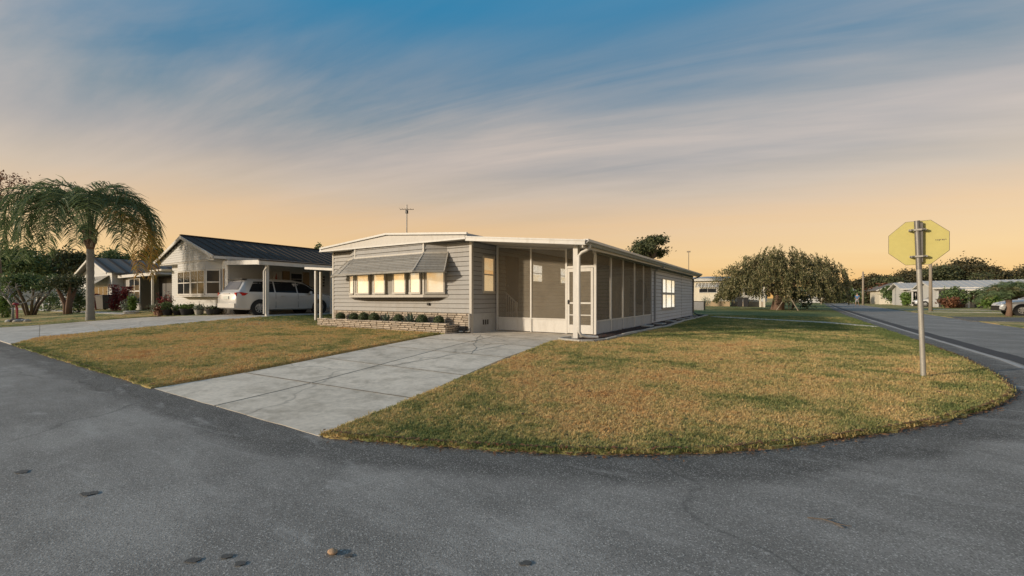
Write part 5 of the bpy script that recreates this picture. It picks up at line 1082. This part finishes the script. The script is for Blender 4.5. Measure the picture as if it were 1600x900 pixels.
for px_, Y, w, yt, mt, lb, nm in ((3, 24, 22, 450, 'lime', 'light green shrub at the left edge behind the frangipani', 'shrub'), (12, 26, 24, 440, 'bush', 'dark green shrub at the left edge', 'shrub'), (123, 27, 26, 452, 'bush', 'dark green hedge clump left of the palm trunk', 'shrub'), (150, 29.5, 10, 462, 'croton', 'small red leaved croton just right of the palm trunk', 'croton'), (182, 28, 22, 449, 'croton', 'red leaved croton in front of the far white house', 'croton'), (199, 27.5, 20, 452, 'croton', 'red leaved croton under the yellowing palm frond', 'croton'), (203, 25, 18, 462, 'pale', 'pale variegated bush beside the driveway lawn', 'bush'), (209, 24.5, 12, 466, 'lime', 'light green bush in front of the pale bush', 'bush'), (143, 30, 18, 463, 'bush', 'green bush behind the palm trunk', 'bush'), (75, 30, 30, 455, 'bush', 'green bush behind the flat crowned tree stems', 'bush')):
    pbush('garden_' + nm, lb, px_, Y, w, yt, M[mt], n=1300, size=.062, group='garden shrubs on the left lot')
# potted plants before the white house
def potted(px_, Y, rp, hp_, rx, h, mat, lb, potm=None, spike=False):
    x, y = at(px_, Y); z0 = g(x, y) + .02; t = thing('potted_plant', lb, 'potted plant', (x, y, z0), 0, 'potted plants before the white house')
    q = MB(); q.lathe([(rp * .72, 0), (rp, hp_ * .92), (rp * 1.08, hp_ * .93), (rp * 1.08, hp_), (rp * .9, hp_), (rp * .85, hp_ * .85), (.01, hp_ * .85)], (0, 0, 0), 16); q.build('pot', potm or M['black'], t, 'auto')
    n = 320; rr = np.random.default_rng(int(px_)); P = rr.normal(size=(n, 3)) * (rx * .45, rx * .45, h * .26) + (0, 0, hp_ + h * .45); P[:, 2] = np.maximum(P[:, 2], hp_ * .9); leaves(P, .055, mat, t, 'foliage', droop=-.8 if spike else 0, aspect=.25 if spike else .5)
    q = MB(); [q.tube([(0, 0, hp_ * .8), (rr.normal() * rx * .3, rr.normal() * rx * .3, hp_ + h * .6)], .012, 5) for _ in range(5)]; q.build('stems', M['bark'], t)
for a in ((257, 21.8, .22, .30, .36, .75, M['croton'], 'potted red leaved plant left of the bow window'), (246, 21.6, .18, .2, .34, .45, M['pale'], 'potted pale leaved plant by the porch post', M['pot']), (262, 21.0, .24, .3, .3, .4, M['bush'], 'potted green plant in a black pot, left of the lime one'), (293, 20.9, .34, .32, .42, .26, M['lime'], 'wide black pot of lime green leaves under the bow window'), (279, 21.1, .26, .24, .3, .22, M['bush'], 'low dark potted plant just left of the lime green pot'), (311, 20.7, .2, .26, .2, .24, M['pale'], 'small pot with pale leaves between the lime pot and the minivan', M['galv']), (334, 20.6, .36, .30, .3, .12, M['oak'], 'wide dark pot beside the minivan\'s rear bumper'), (250, 20.9, .16, .2, .22, .3, M['rust'], 'small rusty leaved pot nearest the white porch post', M['pot'])):
    potted(*a)
tb = thing('wheeled_bin', 'dark wheeled bin beside the croton near the far white house', 'bin', (*at(163, 29), .40), R(25))
q = MB(); q.hexa([(-.25, -.28, .06), (.25, -.28, .06), (.25, .25, .06), (-.25, .25, .06), (-.30, -.35, .95), (.30, -.35, .95), (.30, .33, .95), (-.30, .33, .95)]); q.build('body', M['galvdark'], tb)
q = MB(); q.hexa([(-.32, -.37, .95), (.32, -.37, .95), (.32, .38, .95), (-.32, .38, .95), (-.28, -.33, 1.02), (.28, -.33, 1.02), (.28, .34, 1.05), (-.28, .34, 1.05)]); q.build('lid', M['black'], tb)
for s in (-1, 1): q = MB(); q.lathe([(.10, s * .28), (.10, s * .33)], (0, .28, .10), 12, 'x'); q.build('wheel', M['rubber'], tb)
o = MB(); o.lathe([(.02, 0), (.32, .02), (.36, .10), (.30, .16), (.12, .14), (.02, .13)], (0, 0, 0), 18); o = o.build('stone_bowl', M['curb'], None, 'auto', (*at(205, 23.8), g(*at(205, 23.8)) + .02)); tag(o, 'low pale stone bowl on the grass before the pale bush', 'bowl')

# ------------------------------------------------------------------ the third house at the far left
h3 = thing('far_left_house', 'white gabled house with striped metal roof and grey awning behind the palm', 'house', (-40.2, -2, .36))
def p3(m, name, mat, parent=None): return m.build(name, mat, parent or h3)
m = MB(); m.box(-4, 4, .02, 13, 0, 2.75); m.prism([(-4, .02, 2.75), (4, .02, 2.75), (0, .02, 3.85)], (0, 12.9, 0)); p3(m, 'wall', M['wsiding'])
m = MB(); lap_mesh(m, (-4, 0), (4, 0), .1, 2.7, .16); lap_mesh(m, (4.02, 0), (4.02, 13), .1, 2.6, .16); p3(m, 'siding', M['wsiding'])
for s in (-1, 1):
    m = MB(); m.prism([(0, -.4, 3.92), (s * 4.5, -.4, 2.66), (s * 4.5, -.4, 2.71), (0, -.4, 3.98)], (0, 14, 0)); rf = p3(m, 'roof', M['rooftan'])
    m = MB(); m.beam((0, -.42, 3.88), (s * 4.5, -.42, 2.62), .05, .14); p3(m, 'barge_board', M['white'])
    if s > 0:
        rb = MB(); rb.prism([(0, 0, 3.98), (4.5, 0, 2.715), (4.5, 0, 2.74), (0, 0, 4.0)], (0, .22, 0)); RB = rb.mesh('roof_stripe', M['roofdark'])
        for k in range(17): link(RB, 'roof_stripe', rf, (0, -.2 + k * .8, 0))
window(h3, (1.0, 0), 0, 4.6, .95, 1.75, M['white'], M['glass'], .07, .06, 4, 1, bar=.06)
for k in range(7): q = MB(); t0, t1 = k / 7, (k + 1.1) / 7; q.prism([(-1.5, -.05 - .75 * t0, 2.5 - .62 * t0), (-1.5, -.05 - .75 * t1, 2.5 - .62 * t1), (-1.5, -.05 - .75 * t1, 2.515 - .62 * t1), (-1.5, -.05 - .75 * t0, 2.515 - .62 * t0)], (5.0, 0, 0)); p3(q, 'awning_slat', M['awning'])
m = MB(); m.box(4.05, 11.5, .3, 9, 2.38, 2.48); p3(m, 'porch_roof', M['roofwhite'])
m = MB(); m.box(4.05, 11.5, .25, .30, 2.30, 2.5); p3(m, 'porch_fascia', M['white'])
window(h3, (6.6, .6), 0, 2.2, .4, 2.28, M['white'], M['glass'], .09, .06, 2, 2, bar=.09)
m = MB(); m.box(4.05, 5.5, .62, .7, 0, 2.3); p3(m, 'porch_panel', M['awning'])
m = MB(); m.box(7.7, 11.4, 1.6, 1.7, 0, 2.38); p3(m, 'shed_front', M['brown'])
for x in (8.0, 9.2, 10.4): q = MB(); q.box(x, x + 1.1, 1.54, 1.598, .1, 2.2); p3(q, 'shed_door', M['galvdark'])
m = MB(); m.box(5.45, 7.8, .55, .62, 0, .38); p3(m, 'porch_wall', M['white'])
# a white fence behind the stems
fe = thing('white_fence', 'low white lattice fence behind the clipped tree on the left', 'fence', (*at(95, 34), .36), R(YAW))
for k in range(9): q = MB(); q.box(-2 + k * .5, -1.92 + k * .5, -.03, .03, 0, 1.0); q.build('picket', M['white'], fe)
for z in (.25, .6, .92): q = MB(); q.box(-2.05, 2.15, .032, .06, z, z + .08); q.build('rail', M['white'], fe)

# ------------------------------------------------------------------ houses behind and across the street
wh = thing('cream_house', 'cream sided house with flat white roof behind the weeping tree', 'house', (-.5, 44, .1))
def pw(m, name, mat, parent=None): return m.build(name, mat, parent or wh)
m = MB(); m.box(-9, 0, 0, 9, .75, 3.3); pw(m, 'wall', M['cream']); m = MB(); lap_mesh(m, (-9, 0), (0, 0), .75, 3.2, .2); pw(m, 'siding', M['cream'])
m = MB(); m.box(-9, 0, -.03, .05, 0, .74); pw(m, 'skirting', paint('tan_brick', (.42, .31, .19), .9, .2, 12))
m = MB(); m.box(.01, 3.55, 1.4, 9, .7, 3.0); pw(m, 'recessed_wall', M['wsiding']); m = MB(); m.box(.01, 3.5, 1.35, 1.45, 0, .69); pw(m, 'recessed_skirting', M['stone'])
m = MB(); m.box(-9.4, 4.2, -.4, 9.4, 3.32, 3.5); pw(m, 'roof', M['roofwhite']); m = MB(); m.box(-9.4, 4.2, -.46, -.402, 3.20, 3.52); pw(m, 'fascia', M['white'])
m = MB(); m.prism([(-9.4, -.4, 3.5), (4.2, -.4, 3.5), (-3, 4, 3.95)], (0, .2, 0)); pw(m, 'roof_ridge', M['roofwhite'])
window(wh, (-2.4, 0), 0, 2.0, 1.75, 2.30, M['white'], M['glass'], .06, .06, 2, 1)
for k in range(13): q = MB(); x = -3.7 + k * .2; q.prism([(x, -.05, 2.95), (x + .13, -.05, 2.95), (x + .13, -.75, 2.42), (x, -.75, 2.42)], (0, .01, .025)); pw(q, 'awning_slat', M['wsiding'] if k % 2 else M['awning'])
window(wh, (2.3, 1.4), 0, 1.9, 1.35, 2.4, M['white'], M['glass'], .08, .08, 2, 1)
m = MB(); m.box(.4, .95, 1.2, 1.38, 1.2, 1.85); pw(m, 'wall_cooler', M['galvdark'])
for x in (3.1, 3.5): m = MB(); m.box(x - .09, x + .09, -.1, .1, 0, 3.2); pw(m, 'porch_post', M['cream'])
for k, (x, lb) in enumerate(((.55, 'left dark bin before the cream house'), (1.15, 'right dark bin before the cream house'))):
    b = thing('wheeled_bin', lb, 'bin', (x, 44.2, .1), 0, 'bins before the cream house'); q = MB(); q.hexa([(-.22, -.25, .05), (.22, -.25, .05), (.22, .25, .05), (-.22, .25, .05), (-.28, -.3, 1.15), (.28, -.3, 1.15), (.28, .3, 1.15), (-.28, .3, 1.15)]); q.build('body', M['black'], b)
    q = MB(); q.box(-.3, .3, -.33, .33, 1.152, 1.22); q.build('lid', M['galvdark'], b)
ac = thing('air_conditioner', 'grey air conditioning unit at the grey home\'s far corner', 'air conditioner', (*at(1092, 36), .1)); q = MB(); q.box(-.45, .45, -.4, .4, 0, .85); q.build('case', M['galvdark'], ac)
for k in range(8): q = MB(); q.box(-.43, .43, -.42, -.402, .08 + k * .09, .12 + k * .09); q.build('louvre', M['gutter'], ac)
pbush('garden_shrub', 'small grey green conifer against the cream house wall', 1102, 47, 14, 463, M['pale'], n=500, size=.06)
mx_, my_ = at(1076, 44); am = thing('roof_aerial', 'thin pole with small aerial above the far end of the grey roof', 'aerial', (mx_, my_, .1)); q = MB(); q.tube([(0, 0, 0), (0, 0, 6.1)], .035, 6); q.build('mast', M['wood'], am); q = MB(); q.box(-.18, .18, -.03, .03, 5.95, 6.1); q.build('head', M['wood'], am)

def simple_house(name, label, x0, x1, y0, dep, hw, hr, wall, roofm, loc_z=.1, posts=(), wins=(), porch=None, dark=(), gable='y', group=None):
    t = thing(name, label, 'house', (x0, y0, loc_z), 0, group); W = x1 - x0
    m = MB(); m.box(0, W, 0, dep, 0, hw); m.build('wall', wall, t); m = MB(); lap_mesh(m, (0, 0), (W, 0), .1, hw - .05, .2); m.build('siding', wall, t)
    if gable == 'x':        # ridge along x
        m = MB(); m.prism([(0, .05, hw), (0, dep - .05, hw), (0, dep / 2, hr - .1)], (W, 0, 0)); m.build('gable_wall', wall, t)
        for a, b in ((-.5, dep / 2), (dep + .5, dep / 2)):
            m = MB(); m.prism([(-.5, a, hw - .05), (-.5, b, hr), (-.5, b, hr + .06), (-.5, a, hw + .02)], (W + 1, 0, 0)); rf = m.build('roof', roofm, t)
            if a < 0:
                rb = MB(); rb.prism([(0, a, hw + .025), (0, b, hr + .065), (0, b, hr + .10), (0, a, hw + .06)], (.06, 0, 0)); RB = rb.mesh('rib', roofm)
                for k in range(int(W / .6) + 1): link(RB, 'rib', rf, (-.4 + k * .6, 0, 0))
        m = MB(); m.box(-.5, W + .5, -.56, -.502, hw - .16, hw + .03); m.build('fascia', M['white'], t)
        m = MB(); m.beam((-.52, -.5, hw - .06), (-.52, dep / 2, hr - .02), .05, .16); m.beam((-.52, dep + .5, hw - .06), (-.52, dep / 2, hr - .02), .05, .16); m.build('barge_board', M['white'], t)
    else:
        m = MB(); m.prism([(0, .05, hw), (W, .05, hw), (W / 2, .05, hr - .1)], (0, dep, 0)); m.build('gable_wall', wall, t)
        for a, b in ((-.5, W / 2), (W + .5, W / 2)):
            m = MB(); m.prism([(a, -.4, hw - .05), (b, -.4, hr), (b, -.4, hr + .06), (a, -.4, hw + .02)], (0, dep + .8, 0)); m.build('roof', roofm, t)
            m = MB(); m.beam((a, -.43, hw - .07), (b, -.43, hr - .02), .05, .15); m.build('barge_board', M['white'], t)
    for x, w, z0, z1, c in wins: window(t, (x, 0), 0, w, z0, z1, M['white'], M['glass'], .08, .07, c, 1, bar=.08)
    for x, w, z1 in dark: m = MB(); m.box(x, x + w, -.05, -.026, .05, z1); m.build('shade_panel', M['dark'], t)  # dark panels on the wall paint in the shade under the porch
    if porch:
        a, b, d = porch; m = MB(); m.prism([(a, -.55, hw - .18), (a, -d, hw - .32), (a, -d, hw - .22), (a, -.55, hw - .08)], (b - a, 0, 0)); m.build('porch_roof', roofm, t)
        m = MB(); m.box(a, b, -d - .05, -d, hw - .42, hw - .2); m.build('porch_fascia', M['white'], t)
        for x in posts: m = MB(); m.box(x - .08, x + .08, -d + .1, -d + .26, 0, hw - .34); m.build('post', M['white'], t)
    return t
x0, y0 = at(1463, 50); simple_house('metal_roofed_house', 'long house with white metal roof and open white porch, behind the stop sign', x0, x0 + 15, y0, 8, 2.35, 3.25, M['wsiding'], M['roofwhite'], posts=(1.9, 3.5, 6.6, 10), wins=((3.1, 1.0, .6, 2.0, 2), (8.2, 1.6, .7, 2.0, 3), (11.5, 1.8, .7, 2.0, 2)), porch=(1.6, 13, 3.2), dark=((0.2, 2.2, 2.0), (4.2, 3.0, 2.1), (9.6, 1.0, 2.0)), gable='x', group='houses across the street')
x0, y0 = at(1399, 62); simple_house('white_roofed_house', 'white house with pale roof and dark carport just right of the stop sign post', x0 + 1, x0 + 7.4, y0, 8, 2.5, 3.4, M['wsiding'], M['roofwhite'], posts=(.3, 2.5, 6.0), wins=((1.2, 1.3, .7, 2.1, 2),), porch=(.1, 6.6, 3), dark=((2.6, 3.2, 2.2),), gable='x', group='houses across the street')
x0, y0 = at(1374, 74); simple_house('gabled_house', 'small white gabled house left of the stop sign post', x0, x0 + 5.5, y0, 9, 2.5, 3.9, M['cream'], M['rooftan'], wins=((1.4, 1.2, .8, 2, 2), (4, 1.2, .8, 2, 2)), group='houses across the street', gable='y')
x0, y0 = at(1352, 96); simple_house('far_gabled_house', 'cream house with steep white roof edge behind the dark shrubs', x0, x0 + 8, y0, 9, 2.4, 4.2, M['cream'], M['rooftan'], wins=((2, 1.4, .8, 2, 2), (6, 1.2, .8, 2, 1)), group='houses across the street', gable='y')
x0, y0 = at(1284, 112); simple_house('verandah_house', 'farthest white house with red windowed verandah at the end of the street', x0, x0 + 7, y0, 7, 2.5, 3.4, M['cream'], M['rooftan'], posts=(.2, 2.4, 4.6, 6.8), wins=((1.3, 1.6, .9, 2.0, 2), (3.5, 1.6, .9, 2.0, 2), (5.7, 1.6, .9, 2.0, 2)), porch=(0, 7, 1.8), gable='x', group='houses across the street')
x0, y0 = at(1250, 100); simple_house('shaded_house', 'pale house with dark window glimpsed right of the weeping tree', x0, x0 + 4, y0, 7, 2.4, 3.2, M['wsiding'], M['rooftan'], wins=((1.6, 2.2, .9, 2.1, 2),), gable='x', group='houses across the street')
# far left: a pale roof behind the shrubs
x0, y0 = at(2, 48); simple_house('low_house', 'low pale roofed house behind the shrubs at the left edge', x0 - 6, x0 + 3, y0, 8, 2.3, 3.0, M['wsiding'], M['roofwhite'], .38, wins=((6.5, 2, .8, 2, 2),), gable='x')

# red motor scooter in the porch
sc_ = thing('motor_scooter', 'red and black scooter parked under the white porch', 'scooter', (*at(1541, 46), .12), R(70))
for y in (-.6, .6): q = MB(); q.lathe([(.14, -.06), (.27, -.06), (.27, .06), (.14, .06)], (0, y, .27), 16, 'x'); q.build('wheel', M['rubber'], sc_)
q = MB(); q.hexa([(-.2, -.8, .35), (.2, -.8, .35), (.2, .1, .3), (-.2, .1, .3), (-.16, -.85, .85), (.16, -.85, .85), (.16, 0, .75), (-.16, 0, .75)]); q.hexa([(-.22, .35, .3), (.22, .35, .3), (.2, .55, .3), (-.2, .55, .3), (-.25, .25, 1.05), (.25, .25, 1.05), (.2, .42, 1.1), (-.2, .42, 1.1)]); q.build('body', M['redcar'], sc_)
q = MB(); q.box(-.16, .16, -.8, .02, .86, .96); q.build('saddle', M['black'], sc_); q = MB(); q.tube([(-.36, .2, 1.18), (0, .32, 1.15), (.36, .2, 1.18)], .025, 6); q.build('handlebar', M['black'], sc_)

# ------------------------------------------------------------------ street furniture
so = thing('stop_sign', 'octagonal sign seen from its yellowed back on a leaning steel post', 'sign', (6.25, -3.67, g(6.25, -3.67) + .02), math.atan2(-1.66, 7.94))
lean = R(1.7); tx = lambda z: -math.tan(lean) * z
H1 = 2.18
q = MB(); q.tube([(tx(-.1), 0, -.1), (tx(.9), 0, .9), (tx(1.55), 0, 1.55)], [.029, .029, .029], 14); q.build('post', M['galv'], so, 'auto')
q = MB(); q.tube([(tx(1.5), 0, 1.5), (tx(H1), 0, H1)], .032, 14); q.build('post_sleeve', paint('weathered_steel', (.20, .19, .175), .5, .15, 6, .05, 40, .5), so, 'auto')
q = MB(); q.box(.010 + tx(1.9), .052 + tx(1.9), -.010, .024, 1.60, H1 - .03); q.build('back_channel', M['galvdark'], so)
zc = 1.875; rr_ = .328; pts = [(tx(zc) + rr_ * math.cos(R(22.5 + 45 * k)), .042, zc + rr_ * math.sin(R(22.5 + 45 * k))) for k in range(8)]
q = MB(); q.prism(pts, (0, .004, 0)); plate_ = q.build('plate', M['signback'], so)
q = MB(); q.prism([(tx(zc) + (p[0] - tx(zc)) * 1.016, .0465, zc + (p[2] - zc) * 1.016) for p in pts], (0, .002, 0)); q.build('face', M['brown'], so)
for z in (1.68, 2.05):
    q = MB(); q.box(tx(z) - .085, tx(z) + .085, -.050, -.040, z - .012, z + .012); q.box(tx(z) - .09, tx(z) - .072, -.05, .04, z - .012, z + .012); q.box(tx(z) + .072, tx(z) + .09, -.05, .04, z - .012, z + .012); br = q.build('bracket', M['galv'], so)
    for s in (-1, 1): q = MB(); q.lathe([(.012, -.066), (.012, -.05)], (tx(z) + s * .055, 0, z), 6, 'y'); q.build('bolt', M['galvdark'], br)
q = MB()
for k in range(7): q.box(.115 + k * .016, .125 + k * .016 - .003 * (k % 2), .0395, .0415, 1.895 - .004 * (k % 3), 1.905)
q.build('maker_stamp', M['brown'], plate_)

def pole(name, label, px_, Y, ytop, rad, mat, arm=False):
    x, y = at(px_, Y); h = (466 - ytop) / 650 * Y + 1.2 - g(x, y); t = thing(name, label, 'pole', (x, y, g(x, y))); q = MB(); q.tube([(0, 0, -.2), (0, 0, h * .5), (0, 0, h)], [rad * 1.15, rad, rad * .8], 10); q.build('shaft', mat, t, True)
    q = MB(); q.lathe([(rad * .8, h), (rad * .5, h + .05), (.01, h + .07)], (0, 0, 0), 10); q.build('cap', M['galvdark'], t); return t
pole('utility_pole', 'wooden pole standing just right of the stop sign post', 1454, 34, 395, .11, M['wood'])
pole('utility_pole', 'thin pale pole beside the pedestrian at the far side street', 1348.5, 64, 425, .13, M['wood'])
pole('utility_pole', 'short pale striped post left of the pedestrian', 1333, 90, 451, .10, M['white'])
sg = thing('street_name_sign', 'green street name sign on a white post right of the weeping tree', 'sign', (*at(1253, 57), .12), R(20)); q = MB(); q.tube([(0, 0, -.1), (0, 0, 2.25)], .05, 8); q.build('post', M['white'], sg)
q = MB(); q.box(-.1, .75, -.02, .02, 2.05, 2.28); q.build('name_plate', M['green'], sg); q = MB(); q.box(-.02, .02, -.5, .5, 2.30, 2.50); q.build('name_plate', M['green'], sg)
ms = thing('mailbox', 'pale mailbox on a short post beside the side street', 'mailbox', (*at(1283, 70), .12)); q = MB(); q.box(-.05, .05, -.05, .05, 0, 1.0); q.build('post', M['wood'], ms); q = MB(); q.lathe([(.12, -.25), (.12, .25)], (0, 0, 1.1), 10, 'y'); q.build('box', M['cream'], ms)

# pedestrian far down the side street
px_, py_ = at(1339.5, 56); pe = thing('person', 'pedestrian in a blue shirt and pale shorts walking on the side street', 'person', (px_, py_, g(px_, py_) + .005), R(150))
def skin(name, verts, edges, rad, mat, parent, root=0):
    me = bpy.data.meshes.new(name); me.from_pydata(verts, edges, []); me.materials.append(mat); o = link(me, name, parent); o.modifiers.new('skin', 'SKIN'); sv = me.skin_vertices[0].data
    for i, r_ in enumerate(rad): sv[i].radius = (r_, r_ * .85) if not isinstance(r_, tuple) else r_
    sv[root].use_root = True; sb = o.modifiers.new('sub', 'SUBSURF'); sb.levels = sb.render_levels = 1; o.modifiers['skin'].use_smooth_shade = True; return o
V = [(0, 0, .95), (0, 0, 1.15), (0, 0, 1.42), (0, .01, 1.53), (0, .03, 1.62), (0, .03, 1.76), (.10, 0, .90), (.11, .16, .50), (.11, .10, .08), (.11, .26, .04), (-.10, 0, .90), (-.11, -.06, .50), (-.11, -.34, .14), (-.11, -.26, .04), (.20, 0, 1.42), (.25, -.10, 1.15), (.24, .06, .93), (-.20, 0, 1.42), (-.25, .10, 1.15), (-.24, .28, .98)]
E_ = [(0, 1), (1, 2), (2, 3), (3, 4), (4, 5), (0, 6), (6, 7), (7, 8), (8, 9), (0, 10), (10, 11), (11, 12), (12, 13), (2, 14), (14, 15), (15, 16), (2, 17), (17, 18), (18, 19)]
skin('body', V, E_, [.14, .14, .15, .055, .085, .075, .095, .065, .045, .04, .095, .065, .045, .04, .06, .045, .035, .06, .045, .035], M['skin'], pe)
skin('shirt', [(0, 0, .92), (0, 0, 1.15), (0, 0, 1.43), (.21, 0, 1.43), (.26, -.07, 1.22), (-.21, 0, 1.43), (-.26, .07, 1.22)], [(0, 1), (1, 2), (2, 3), (3, 4), (2, 5), (5, 6)], [.18, .175, .175, .085, .07, .085, .07], M['blue'], pe)
skin('shorts', [(0, 0, .96), (.10, .02, .86), (.115, .14, .55), (-.10, 0, .86), (-.115, -.05, .55)], [(0, 1), (1, 2), (0, 3), (3, 4)], [.165, .12, .10, .12, .10], M['shorts'], pe)
q = MB(); q.lathe([(.11 * math.sin(math.pi * k / 8) + .002, .11 * -math.cos(math.pi * k / 8)) for k in range(3, 9)], (0, .015, 1.73), 12); q.build('hair', M['hair'], pe, True)

# small things on the road
q = MB(); q.lathe([(.012, 0), (.024, .004), (.028, .013), (.020, .024), (.005, .030)], (0, 0, 0), 9); o = q.build('pebble', M['rock'], None, True, (2.82, -10.43, .004)); o.scale = (1.0, .75, .55); tag(o, 'single tan pebble lying on the asphalt in the foreground', 'stone')
q = MB(); q.tube([(-.09, 0, .008), (-.02, .015, .012), (.05, .005, .010), (.10, .02, .008)], [.003, .003, .0025, .0015], 5); q.tube([(-.02, .015, .012), (.02, .05, .012)], .002, 5); q.tube([(.02, .008, .01), (.06, -.03, .01)], .002, 5); o = q.build('twig', M['bark'], None, False, (4.80, -8.39 - .45, 0)); tag(o, 'small brown twig lying on the asphalt below the corner lawn', 'twig')
